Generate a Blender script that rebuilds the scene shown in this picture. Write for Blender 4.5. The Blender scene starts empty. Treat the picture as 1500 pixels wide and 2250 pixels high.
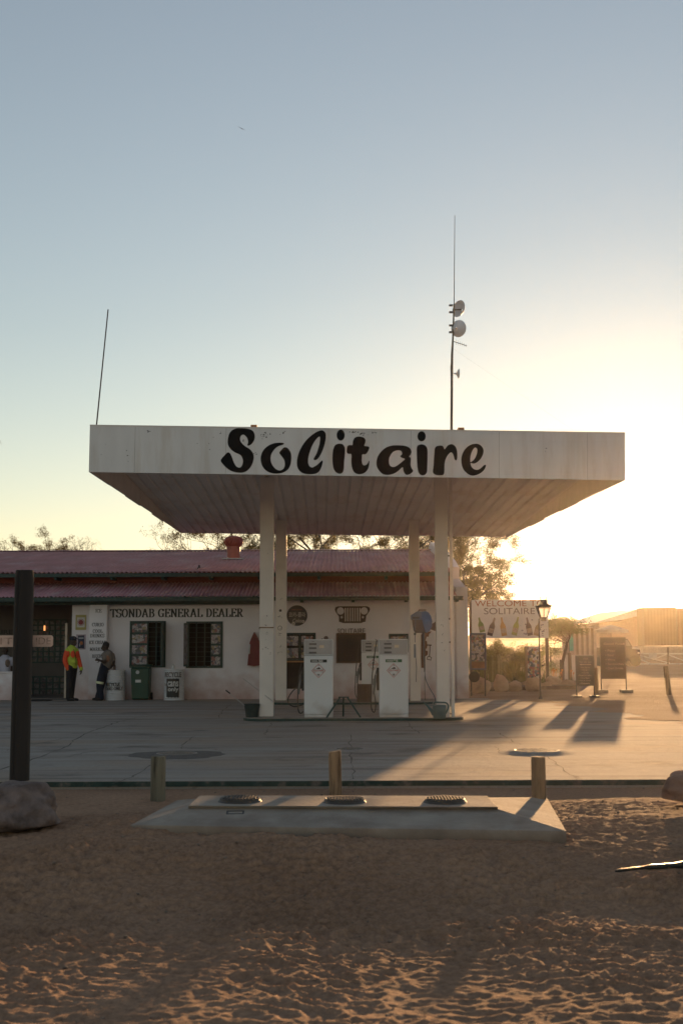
import sys
import bpy, math, random
import numpy as np
from mathutils import Vector, Matrix
random.seed(7); RS = np.random.RandomState(11)
PI = math.pi; R = math.radians
SC = bpy.context.scene; COL = SC.collection

# ---------------------------------------------------------------- camera
F = 2740.0; PITCH = math.atan(283/F); ROLL = R(0.2)
CAMP = Vector((0, 0, 1.6))
_fw = Vector((0, math.cos(PITCH), math.sin(PITCH)))
_r0 = Vector((1, 0, 0)); _u0 = Vector((0, -math.sin(PITCH), math.cos(PITCH)))
CR = _r0*math.cos(ROLL) - _u0*math.sin(ROLL); CU = _u0*math.cos(ROLL) + _r0*math.sin(ROLL)
cam = bpy.data.cameras.new('camera'); camo = bpy.data.objects.new('camera', cam); COL.objects.link(camo)
m = Matrix.Identity(4)
for i in range(3):
    m[i][0] = CR[i]; m[i][1] = CU[i]; m[i][2] = -_fw[i]; m[i][3] = CAMP[i]
camo.matrix_world = m
cam.sensor_fit = 'VERTICAL'; cam.sensor_height = 36; cam.sensor_width = 24
cam.lens = F/2250*36; cam.clip_start = .1; cam.clip_end = 9000
cam.dof.use_dof = True; cam.dof.focus_distance = 25.5; cam.dof.aperture_fstop = 3.6
SC.camera = camo
# ---------------------------------------------------------------- sky, sun, exposure
SUN_AZ = R(13.2); SUN_EL = R(5.0)
world = bpy.data.worlds.new('World'); SC.world = world; world.use_nodes = True
wn = world.node_tree.nodes; wl = world.node_tree.links
sky = wn.new('ShaderNodeTexSky'); sky.sky_type = 'NISHITA'; sky.sun_disc = False
sky.sun_elevation = SUN_EL; sky.sun_rotation = SUN_AZ
sky.air_density = 1.2; sky.dust_density = .16; sky.ozone_density = 1.6; sky.altitude = 0
bg = wn['Background']; bg.inputs['Strength'].default_value = 0.131
hs = wn.new('ShaderNodeHueSaturation'); hs.inputs['Saturation'].default_value = .7
tint = wn.new('ShaderNodeMixRGB'); tint.blend_type = 'MULTIPLY'; tint.inputs[0].default_value = 1; tint.inputs[2].default_value = (1.02, .985, 1.0, 1)
wl.new(sky.outputs[0], hs.inputs['Color']); wl.new(hs.outputs[0], tint.inputs[1]); wl.new(tint.outputs[0], bg.inputs['Color'])
sl = bpy.data.lights.new('sun', 'SUN'); sl.energy = 5.0; sl.angle = R(0.55); sl.color = (1, .57, .25)
so = bpy.data.objects.new('sun', sl); COL.objects.link(so)
sd = Vector((math.sin(SUN_AZ)*math.cos(SUN_EL), math.cos(SUN_AZ)*math.cos(SUN_EL), math.sin(SUN_EL)))
so.rotation_euler = sd.to_track_quat('Z', 'Y').to_euler(); so.location = (6, 20, 20)
SC.view_settings.view_transform = 'Standard'; SC.view_settings.look = 'None'
SC.view_settings.exposure = 0.6; SC.view_settings.gamma = 1
SC.cycles.volume_step_rate = 4; SC.cycles.max_bounces = 6; SC.cycles.volume_bounces = 0

# ---------------------------------------------------------------- placing helpers
def ray(px, py):
    return _fw*F + CR*(px-750) - CU*(py-1125)
def at(px, py, Y):
    d = ray(px, py); t = Y/d.y
    return CAMP + d*t
def gnd(px, py, z=0.0):
    d = ray(px, py); t = (z-CAMP.z)/d.z
    return CAMP + d*t
def X(px, Y, py=1408): return at(px, py, Y).x
def Z(py, Y, px=750): return at(px, py, Y).z

# ---------------------------------------------------------------- materials
MATS = {}
def mat(name, col, rough=.7, var=.12, scale=6, bump=0, bscale=30, metal=0, col2=None, mix_scale=2.5, mixlo=.5, mixhi=.62,
        trans=0, emit=None, streak=None, zstain=None, spec=None):
    if name in MATS: return MATS[name]
    M = bpy.data.materials.new(name); M.use_nodes = True
    nt = M.node_tree; N = nt.nodes; L = nt.links; b = N['Principled BSDF']
    b.inputs['Roughness'].default_value = rough; b.inputs['Metallic'].default_value = metal
    if spec is not None: b.inputs['Specular IOR Level'].default_value = spec
    geo = N.new('ShaderNodeNewGeometry'); pos = geo.outputs['Position']
    if streak:
        mp = N.new('ShaderNodeMapping'); mp.inputs['Scale'].default_value = streak; L.new(pos, mp.inputs[0]); vec = mp.outputs[0]
    else: vec = pos
    n1 = N.new('ShaderNodeTexNoise'); n1.inputs['Scale'].default_value = scale; n1.inputs['Detail'].default_value = 6
    L.new(vec, n1.inputs['Vector'])
    hv = N.new('ShaderNodeMixRGB'); hv.blend_type = 'MULTIPLY'; hv.inputs[0].default_value = 1
    mr = N.new('ShaderNodeMapRange'); mr.inputs[1].default_value = .3; mr.inputs[2].default_value = .7
    mr.inputs[3].default_value = 1-var; mr.inputs[4].default_value = 1+var
    L.new(n1.outputs['Fac'], mr.inputs[0])
    L.new(mr.outputs[0], hv.inputs[2])
    cur = None
    if col2 is not None:
        n2 = N.new('ShaderNodeTexNoise'); n2.inputs['Scale'].default_value = mix_scale; n2.inputs['Detail'].default_value = 8
        n2.inputs['Roughness'].default_value = .65
        L.new(vec, n2.inputs['Vector'])
        m2 = N.new('ShaderNodeMapRange'); m2.inputs[1].default_value = mixlo; m2.inputs[2].default_value = mixhi
        L.new(n2.outputs['Fac'], m2.inputs[0])
        mx = N.new('ShaderNodeMixRGB'); mx.inputs[1].default_value = (*col, 1); mx.inputs[2].default_value = (*col2, 1)
        L.new(m2.outputs[0], mx.inputs[0]); cur = mx.outputs[0]
    if zstain:      # (colour, z low, z high): dirt splashed up from the ground
        sx = N.new('ShaderNodeSeparateXYZ'); L.new(pos, sx.inputs[0])
        n3 = N.new('ShaderNodeTexNoise'); n3.inputs['Scale'].default_value = 3.5; n3.inputs['Detail'].default_value = 7
        L.new(pos, n3.inputs['Vector'])
        ad = N.new('ShaderNodeMath'); ad.operation = 'MULTIPLY_ADD'; ad.inputs[1].default_value = -1.2*(zstain[3] if len(zstain) > 3 else 1)
        L.new(n3.outputs['Fac'], ad.inputs[0]); ad.inputs[2].default_value = .6*(zstain[3] if len(zstain) > 3 else 1)
        a2 = N.new('ShaderNodeMath'); a2.operation = 'ADD'; L.new(sx.outputs[2], a2.inputs[0]); L.new(ad.outputs[0], a2.inputs[1])
        m3 = N.new('ShaderNodeMapRange'); m3.inputs[1].default_value = zstain[1]; m3.inputs[2].default_value = zstain[2]
        m3.inputs[3].default_value = .75; m3.inputs[4].default_value = 0; L.new(a2.outputs[0], m3.inputs[0])
        mx2 = N.new('ShaderNodeMixRGB'); mx2.inputs[2].default_value = (*zstain[0], 1)
        if cur is not None: L.new(cur, mx2.inputs[1])
        else: mx2.inputs[1].default_value = (*col, 1)
        L.new(m3.outputs[0], mx2.inputs[0]); cur = mx2.outputs[0]
    if cur is not None: L.new(cur, hv.inputs[1])
    else: hv.inputs[1].default_value = (*col, 1)
    L.new(hv.outputs[0], b.inputs['Base Color'])
    if bump:
        n4 = N.new('ShaderNodeTexNoise'); n4.inputs['Scale'].default_value = bscale; n4.inputs['Detail'].default_value = 8
        L.new(vec, n4.inputs['Vector'])
        bp = N.new('ShaderNodeBump'); bp.inputs['Strength'].default_value = bump; bp.inputs['Distance'].default_value = .02
        L.new(n4.outputs['Fac'], bp.inputs['Height']); L.new(bp.outputs[0], b.inputs['Normal'])
    if trans: b.inputs['Transmission Weight'].default_value = trans
    if emit: b.inputs['Emission Color'].default_value = (*emit[:3], 1); b.inputs['Emission Strength'].default_value = emit[3]
    MATS[name] = M
    return M
def sticker_mat(name, scale=9, dark=.5, base=(.25, .25, .22)):
    "overlapping stickers: voronoi cells, each with a colour of its own, printed figures inside"
    M = bpy.data.materials.new(name); M.use_nodes = True
    nt = M.node_tree; N = nt.nodes; L = nt.links; b = N['Principled BSDF']; b.inputs['Roughness'].default_value = .5
    geo = N.new('ShaderNodeNewGeometry')
    v = N.new('ShaderNodeTexVoronoi'); v.inputs['Scale'].default_value = scale; v.inputs['Randomness'].default_value = 1
    L.new(geo.outputs['Position'], v.inputs['Vector'])
    ramp = N.new('ShaderNodeValToRGB'); ramp.color_ramp.interpolation = 'CONSTANT'
    cols = [(.5, .48, .45), (.05, .05, .06), (.36, .13, .11), (.55, .5, .5), (.12, .14, .2), (.4, .32, .16), (.45, .4, .4), (.08, .1, .09), (.5, .42, .42)]
    e = ramp.color_ramp.elements
    e[0].color = (*cols[0], 1); e[1].position = 1/9; e[1].color = (*cols[1], 1)
    for i, c in enumerate(cols[2:]):
        k = e.new((i+2)/9); k.color = (*c, 1)
    sp = N.new('ShaderNodeSeparateXYZ'); L.new(v.outputs['Color'], sp.inputs[0]); L.new(sp.outputs[0], ramp.inputs[0])
    n = N.new('ShaderNodeTexNoise'); n.inputs['Scale'].default_value = scale*5; n.inputs['Detail'].default_value = 3
    L.new(geo.outputs['Position'], n.inputs['Vector'])
    mr = N.new('ShaderNodeMapRange'); mr.inputs[1].default_value = .47; mr.inputs[2].default_value = .53; L.new(n.outputs['Fac'], mr.inputs[0])
    mx = N.new('ShaderNodeMixRGB'); mx.inputs[2].default_value = (.12, .1, .1, 1); L.new(ramp.outputs[0], mx.inputs[1])
    mm = N.new('ShaderNodeMath'); mm.operation = 'MULTIPLY'; mm.inputs[1].default_value = dark; L.new(mr.outputs[0], mm.inputs[0]); L.new(mm.outputs[0], mx.inputs[0])
    L.new(mx.outputs[0], b.inputs['Base Color'])
    return M
def sand_mat(name, c1, c2, k=1.0, sc=13):
    M = bpy.data.materials.new(name); M.use_nodes = True
    nt = M.node_tree; N = nt.nodes; L = nt.links; b = N['Principled BSDF']; b.inputs['Roughness'].default_value = .95
    b.inputs['Specular IOR Level'].default_value = .15
    geo = N.new('ShaderNodeNewGeometry'); pos = geo.outputs['Position']
    a = N.new('ShaderNodeTexNoise'); a.inputs['Scale'].default_value = .6; a.inputs['Detail'].default_value = 8; L.new(pos, a.inputs['Vector'])
    g = N.new('ShaderNodeTexNoise'); g.inputs['Scale'].default_value = 160; g.inputs['Detail'].default_value = 4; L.new(pos, g.inputs['Vector'])
    mx = N.new('ShaderNodeMixRGB'); mx.inputs[1].default_value = (*c1, 1); mx.inputs[2].default_value = (*c2, 1)
    mr = N.new('ShaderNodeMapRange'); mr.inputs[1].default_value = .35; mr.inputs[2].default_value = .65; L.new(a.outputs['Fac'], mr.inputs[0]); L.new(mr.outputs[0], mx.inputs[0])
    m2 = N.new('ShaderNodeMapRange'); m2.inputs[1].default_value = .3; m2.inputs[2].default_value = .7; m2.inputs[3].default_value = .55; m2.inputs[4].default_value = 1.4
    g2 = N.new('ShaderNodeTexNoise'); g2.inputs['Scale'].default_value = 24; g2.inputs['Detail'].default_value = 7; L.new(pos, g2.inputs['Vector'])
    av = N.new('ShaderNodeMath'); av.operation = 'ADD'; L.new(g.outputs['Fac'], av.inputs[0]); L.new(g2.outputs['Fac'], av.inputs[1])
    hf = N.new('ShaderNodeMath'); hf.operation = 'MULTIPLY'; hf.inputs[1].default_value = .5; L.new(av.outputs[0], hf.inputs[0]); L.new(hf.outputs[0], m2.inputs[0])
    mu = N.new('ShaderNodeMixRGB'); mu.blend_type = 'MULTIPLY'; mu.inputs[0].default_value = 1; L.new(mx.outputs[0], mu.inputs[1]); L.new(m2.outputs[0], mu.inputs[2])
    L.new(mu.outputs[0], b.inputs['Base Color'])
    h1 = N.new('ShaderNodeTexNoise'); h1.inputs['Scale'].default_value = sc; h1.inputs['Detail'].default_value = 10; h1.inputs['Roughness'].default_value = .68; L.new(pos, h1.inputs['Vector'])
    bp = N.new('ShaderNodeBump'); bp.inputs['Strength'].default_value = min(.7*k, 1); bp.inputs['Distance'].default_value = .045*k
    L.new(h1.outputs['Fac'], bp.inputs['Height'])
    bp2 = N.new('ShaderNodeBump'); bp2.inputs['Strength'].default_value = .35; bp2.inputs['Distance'].default_value = .006
    L.new(g.outputs['Fac'], bp2.inputs['Height']); L.new(bp.outputs[0], bp2.inputs['Normal']); L.new(bp2.outputs[0], b.inputs['Normal'])
    return M

# ---------------------------------------------------------------- mesh builder
class MB:
    def __init__(s): s.v = []; s.f = []
    def add(s, vs, fs):
        o = len(s.v); s.v += [tuple(p) for p in vs]; s.f += [tuple(i+o for i in q) for q in fs]; return s
    def box(s, x0, x1, y0, y1, z0, z1):
        if x0 > x1: x0, x1 = x1, x0
        if y0 > y1: y0, y1 = y1, y0
        if z0 > z1: z0, z1 = z1, z0
        vs = [(x, y, z) for z in (z0, z1) for y in (y0, y1) for x in (x0, x1)]
        return s.add(vs, [(0, 2, 3, 1), (4, 5, 7, 6), (0, 1, 5, 4), (1, 3, 7, 5), (3, 2, 6, 7), (2, 0, 4, 6)])
    def obox(s, c, sx, sy, sz, M3=None):
        h = [(x*sx/2, y*sy/2, z*sz/2) for z in (-1, 1) for y in (-1, 1) for x in (-1, 1)]
        c = Vector(c)
        vs = [c + ((M3 @ Vector(p)) if M3 else Vector(p)) for p in h]
        return s.add(vs, [(0, 2, 3, 1), (4, 5, 7, 6), (0, 1, 5, 4), (1, 3, 7, 5), (3, 2, 6, 7), (2, 0, 4, 6)])
    def bar(s, p, q, w, d=None):
        "rectangular bar from p to q"
        p = Vector(p); q = Vector(q); d = d or w; a = (q-p); l = a.length; a.normalize()
        up = Vector((0, 1, 0)) if abs(a.y) < .9 else Vector((0, 0, 1))
        x = a.cross(up).normalized(); y = x.cross(a).normalized()
        M3 = Matrix((x, y, a)).transposed()
        return s.obox((p+q)/2, w, d, l, M3)
    def ring(s, c, ax, r, n=16, ry=None):
        ax = Vector(ax).normalized(); u = ax.orthogonal().normalized()
        if abs(ax.z) > .99: u = Vector((1, 0, 0))
        w = ax.cross(u); ry = ry or r
        return [Vector(c)+u*(r*math.cos(2*PI*i/n))+w*(ry*math.sin(2*PI*i/n)) for i in range(n)]
    def cyl(s, p, q, r0, r1=None, n=16, caps=True):
        r1 = r0 if r1 is None else r1; ax = Vector(q)-Vector(p)
        a = s.ring(p, ax, r0, n); b = s.ring(q, ax, r1, n)
        fs = [(i, (i+1) % n, n+(i+1) % n, n+i) for i in range(n)]
        if caps: fs += [tuple(range(n))[::-1], tuple(range(n, 2*n))]
        return s.add(a+b, fs)
    def lathe(s, prof, c, ax=(0, 0, 1), n=24, closed=True):
        "profile of (radius, height) along ax from c"
        ax = Vector(ax).normalized(); rs = []; c = Vector(c)
        for r, h in prof: rs += s.ring(c+ax*h, ax, max(r, 1e-4), n)
        fs = []
        for k in range(len(prof)-1):
            for i in range(n):
                fs.append((k*n+i, k*n+(i+1) % n, (k+1)*n+(i+1) % n, (k+1)*n+i))
        if closed: fs += [tuple(range(n))[::-1], tuple(range((len(prof)-1)*n, len(prof)*n))]
        return s.add(rs, fs)
    def tube(s, pts, r, n=8, caps=True):
        pts = [Vector(p) for p in pts]; rr = r if isinstance(r, (list, tuple)) else [r]*len(pts)
        rings = []; u = None
        for i, p in enumerate(pts):
            t = (pts[min(i+1, len(pts)-1)]-pts[max(i-1, 0)]).normalized()
            if u is None: u = t.orthogonal().normalized()
            u = (u - t*u.dot(t)).normalized(); w = t.cross(u)
            rings += [p+u*(rr[i]*math.cos(2*PI*k/n))+w*(rr[i]*math.sin(2*PI*k/n)) for k in range(n)]
        fs = []
        for j in range(len(pts)-1):
            for k in range(n): fs.append((j*n+k, j*n+(k+1) % n, (j+1)*n+(k+1) % n, (j+1)*n+k))
        if caps: fs += [tuple(range(n))[::-1], tuple(range((len(pts)-1)*n, len(pts)*n))]
        return s.add(rings, fs)
    def prism(s, poly, d):
        "poly: 3-D points of a flat outline; d: extrusion vector"
        n = len(poly); d = Vector(d); a = [Vector(p) for p in poly]; b = [p+d for p in a]
        return s.add(a+b, [tuple(range(n))[::-1], tuple(range(n, 2*n))] + [(i, (i+1) % n, n+(i+1) % n, n+i) for i in range(n)])
    def mesh(s, me):
        s.add([v.co[:] for v in me.vertices], [tuple(p.vertices) for p in me.polygons]); return s
    def xf(s, M4, i0=0):
        for i in range(i0, len(s.v)): s.v[i] = tuple(M4 @ Vector(s.v[i]))
        return s
def smooth_pts(pts, k=6, closed=False):
    "Catmull-Rom"
    P = [Vector(p) for p in pts]; n = len(P); out = []
    rng = range(n) if closed else range(n-1)
    for i in rng:
        if closed: p0, p1, p2, p3 = P[i-1], P[i], P[(i+1) % n], P[(i+2) % n]
        else: p0, p1, p2, p3 = P[max(i-1, 0)], P[i], P[i+1], P[min(i+2, n-1)]
        for j in range(k):
            t = j/k
            out.append(.5*((2*p1)+(-p0+p2)*t+(2*p0-5*p1+4*p2-p3)*t*t+(-p0+3*p1-3*p2+p3)*t*t*t))
    if not closed: out.append(P[-1])
    return out
# ---------------------------------------------------------------- object helpers
def setp(o, label=None, cat=None, group=None, kind=None):
    if label: o['label'] = label
    if cat: o['category'] = cat
    if group: o['group'] = group
    if kind: o['kind'] = kind
    return o
def thing(name, label, cat, loc=(0, 0, 0), group=None):
    o = bpy.data.objects.new(name, None); COL.objects.link(o); o.location = loc; o.empty_display_size = .2
    return setp(o, label, cat, group)
def mesh_obj(name, mb, m, smooth=False, bevel=0):
    me = bpy.data.meshes.new(name); me.from_pydata(mb.v, [], mb.f); me.validate(); me.update()
    if m: me.materials.append(m)
    o = bpy.data.objects.new(name, me); COL.objects.link(o)
    if smooth:
        me.polygons.foreach_set('use_smooth', [True]*len(me.polygons))
        try: me.set_sharp_from_angle(angle=R(40))
        except Exception: pass
    if bevel:
        bm = o.modifiers.new('bevel', 'BEVEL'); bm.width = bevel; bm.segments = 2; bm.limit_method = 'ANGLE'; bm.angle_limit = R(40)
    return o
def part(name, mb, m, parent, smooth=False, bevel=0, label=None):
    o = mesh_obj(name, mb, m, smooth, bevel); o.parent = parent
    if parent.type == 'EMPTY': o.matrix_parent_inverse = Matrix.Translation(-Vector(parent.location))
    elif parent.parent is None: o.matrix_parent_inverse = Matrix.Translation(-Vector(parent.location))
    if label: o['label'] = label
    return o
def solo(name, mb, m, label, cat, group=None, smooth=False, bevel=0, kind=None):
    a = np.array(mb.v); c = ((a[:, 0].min()+a[:, 0].max())/2, (a[:, 1].min()+a[:, 1].max())/2, a[:, 2].min())
    mb.v = [(p[0]-c[0], p[1]-c[1], p[2]-c[2]) for p in mb.v]
    o = mesh_obj(name, mb, m, smooth, bevel); o.location = c
    return setp(o, label, cat, group, kind)
def struct(name, mb, m, smooth=False, kind='structure'):
    o = mesh_obj(name, mb, m, smooth); o['kind'] = kind; return o
def copy_thing(root, delta, label=None):
    r = root.copy(); COL.objects.link(r); r.location = Vector(root.location)+Vector(delta)
    if label: r['label'] = label
    for ch in root.children:
        c = ch.copy(); COL.objects.link(c); c.parent = r; c.matrix_parent_inverse = ch.matrix_parent_inverse
        for g in ch.children:
            d = g.copy(); COL.objects.link(d); d.parent = c; d.matrix_parent_inverse = g.matrix_parent_inverse
    return r
# ---------------------------------------------------------------- lettering helpers
def curve_mesh(splines, depth=.002):
    "flat outlines (u right, v up) filled, holes kept -> mesh in XY"
    cu = bpy.data.curves.new('c', 'CURVE'); cu.dimensions = '2D'; cu.fill_mode = 'BOTH'; cu.extrude = depth/2
    for sp in splines:
        s = cu.splines.new('POLY'); s.points.add(len(sp)-1)
        for i, p in enumerate(sp): s.points[i].co = (p[0], p[1], 0, 1)
        s.use_cyclic_u = True
    return _ev(cu)
def _ev(cu):
    o = bpy.data.objects.new('tmp', cu); COL.objects.link(o)
    dg = bpy.context.evaluated_depsgraph_get(); dg.update()
    me = bpy.data.meshes.new_from_object(o.evaluated_get(dg)); bpy.data.objects.remove(o)
    return me
def text_mb(s, x0, x1, z0, z1, y, depth=.004, bold=0.0, sx=1, normal=-1, shear=0):
    "sans text fitted in the rectangle x0..x1, z0..z1 on the plane y, facing the camera; depth stands proud"
    cu = bpy.data.curves.new('t', 'FONT'); cu.body = s; cu.extrude = .01; cu.offset = bold; cu.size = 1; cu.shear = shear
    me = _ev(cu)
    a = np.array([v.co[:] for v in me.vertices]); lo = a.min(0); hi = a.max(0)
    kx = (x1-x0)/(hi[0]-lo[0]); kz = (z1-z0)/(hi[1]-lo[1])
    mb = MB()
    vs = [(x0+(p[0]-lo[0])*kx, y-depth*(.5+.5*np.sign(p[2])), z0+(p[1]-lo[1])*kz) for p in a]
    mb.add(vs, [tuple(p.vertices) for p in me.polygons]); return mb
def flat_mb(splines, y, depth=.004):
    "outlines given in world (x, z) on the plane y"
    me = curve_mesh(splines, .02); mb = MB()
    mb.add([(v.co.x, y-depth*(.5+.5*np.sign(v.co.z)), v.co.y) for v in me.vertices], [tuple(p.vertices) for p in me.polygons]); return mb
def ell(cx, cz, rx, rz, n=24, a0=0, a1=2*PI):
    return [(cx+rx*math.cos(a0+(a1-a0)*i/n), cz+rz*math.sin(a0+(a1-a0)*i/n)) for i in range(n)]
# slab-serif strokes: each letter as polylines on a 0..w by 0..1 grid
def _arc(cx, cy, rx, ry, a, b, n=12): return [(cx+rx*math.cos(R(a+(b-a)*i/n)), cy+ry*math.sin(R(a+(b-a)*i/n))) for i in range(n+1)]
SER = {
 'T': (.8, [[(.4, 0), (.4, 1)], [(.03, .96), (.77, .96)], [(.05, .96), (.05, .76)], [(.75, .96), (.75, .76)], [(.22, .03), (.58, .03)]]),
 'S': (.72, [_arc(.36, .74, .26, .23, 20, 265, 12)+_arc(.36, .26, .28, .25, 80, -160, 12), [(.64, .98), (.64, .74)], [(.06, .02), (.06, .28)]]),
 'O': (.9, [_arc(.45, .5, .34, .47, 0, 360, 24)]),
 'N': (.95, [[(.2, 0), (.2, 1)], [(.75, 0), (.75, 1)], [(.2, .98), (.75, .02)], [(.03, .03), (.37, .03)], [(.03, .97), (.25, .97)], [(.58, .97), (.92, .97)]]),
 'D': (.88, [[(.2, 0), (.2, 1)], [(.03, .97), (.38, .97)]+_arc(.38, .5, .38, .47, 90, -90, 16)+[(.03, .03)]]),
 'A': (.95, [[(.14, .03), (.46, 1)], [(.46, 1), (.78, .03)], [(.27, .33), (.66, .33)], [(.0, .03), (.3, .03)], [(.6, .03), (.95, .03)]]),
 'B': (.82, [[(.2, 0), (.2, 1)], [(.03, .97), (.4, .97)]+_arc(.4, .75, .24, .22, 90, -90, 10)+[(.2, .53)], [(.2, .53), (.42, .53)]+_arc(.42, .28, .28, .25, 90, -90, 10)+[(.03, .03)]]),
 'G': (.9, [_arc(.45, .5, .34, .47, 45, 320, 20), [(.72, .04), (.72, .42)], [(.5, .42), (.88, .42)], [(.74, .98), (.74, .72)]]),
 'C': (.82, [_arc(.45, .5, .34, .47, 45, 315, 20), [(.72, .98), (.72, .72)]]),
 'E': (.8, [[(.2, 0), (.2, 1)], [(.03, .97), (.7, .97)], [(.7, .97), (.7, .76)], [(.2, .52), (.52, .52)], [(.52, .62), (.52, .42)], [(.03, .03), (.73, .03)], [(.73, .03), (.73, .26)]]),
 'R': (.9, [[(.2, 0), (.2, 1)], [(.03, .97), (.4, .97)]+_arc(.4, .75, .26, .22, 90, -90, 10)+[(.2, .53)], [(.42, .52), (.7, .03)], [(.62, .03), (.9, .03)], [(.03, .03), (.38, .03)]]),
 'L': (.76, [[(.2, 0), (.2, 1)], [(.03, .97), (.38, .97)], [(.03, .03), (.7, .03)], [(.7, .03), (.7, .3)]]),
 'I': (.42, [[(.21, 0), (.21, 1)], [(.03, .03), (.39, .03)], [(.03, .97), (.39, .97)]]),
 'U': (.9, [[(.2, 1), (.2, .3)]+_arc(.46, .3, .26, .27, 180, 360, 12)+[(.72, 1)], [(.03, .97), (.37, .97)], [(.58, .97), (.88, .97)]]),
 'K': (.92, [[(.2, 0), (.2, 1)], [(.2, .4), (.72, .97)], [(.38, .56), (.74, .03)], [(.03, .03), (.37, .03)], [(.03, .97), (.37, .97)], [(.56, .97), (.88, .97)], [(.6, .03), (.92, .03)]]),
 'M': (1.1, [[(.2, 0), (.2, 1)], [(.9, 0), (.9, 1)], [(.2, .98), (.55, .1)], [(.55, .1), (.9, .98)], [(.03, .03), (.37, .03)], [(.73, .03), (1.07, .03)], [(.03, .97), (.3, .97)], [(.8, .97), (1.07, .97)]]),
 'Y': (.9, [[(.45, 0), (.45, .5)], [(.12, .97), (.45, .48)], [(.78, .97), (.45, .48)], [(.28, .03), (.62, .03)], [(0, .97), (.28, .97)], [(.62, .97), (.9, .97)]]),
 'W': (1.2, [[(.12, 1), (.38, 0)], [(.38, 0), (.6, .95)], [(.6, .95), (.82, 0)], [(.82, 0), (1.08, 1)], [(0, .97), (.28, .97)], [(.92, .97), (1.2, .97)]]),
 ' ': (.42, []),
}
def serif_mb(s, x0, x1, z0, z1, y, thick=.2, thin=.075, depth=.004):
    W = sum(SER[c][0] for c in s) + .02*len(s); kx = (x1-x0)/W; kz = z1-z0; mb = MB(); u = 0; lay = 0
    for c in s:
        w, strokes = SER[c]
        for st in strokes:
            lay = (lay+1) % 7; d = depth + lay*.0006; pts = [(u+p[0], p[1]) for p in st]
            L_, R_ = [], []
            for i, p in enumerate(pts):
                a = pts[max(i-1, 0)]; b = pts[min(i+1, len(pts)-1)]
                dx, dy = (b[0]-a[0])*kx/kz, b[1]-a[1]; l = math.hypot(dx, dy) or 1; dx /= l; dy /= l
                wd = (thin+(thick-thin)*abs(dy)**1.3)/2
                nx, ny = -dy*wd*kz/kx, dx*wd
                L_.append((p[0]+nx, p[1]+ny)); R_.append((p[0]-nx, p[1]-ny))
            n = len(pts); vs = [(x0+q[0]*kx, y-d, z0+q[1]*kz) for q in L_+R_]
            mb.add(vs, [(i, i+1, n+i+1, n+i) for i in range(n-1)])
        u += w+.02
    return mb
HAZE = 0.00015
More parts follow.
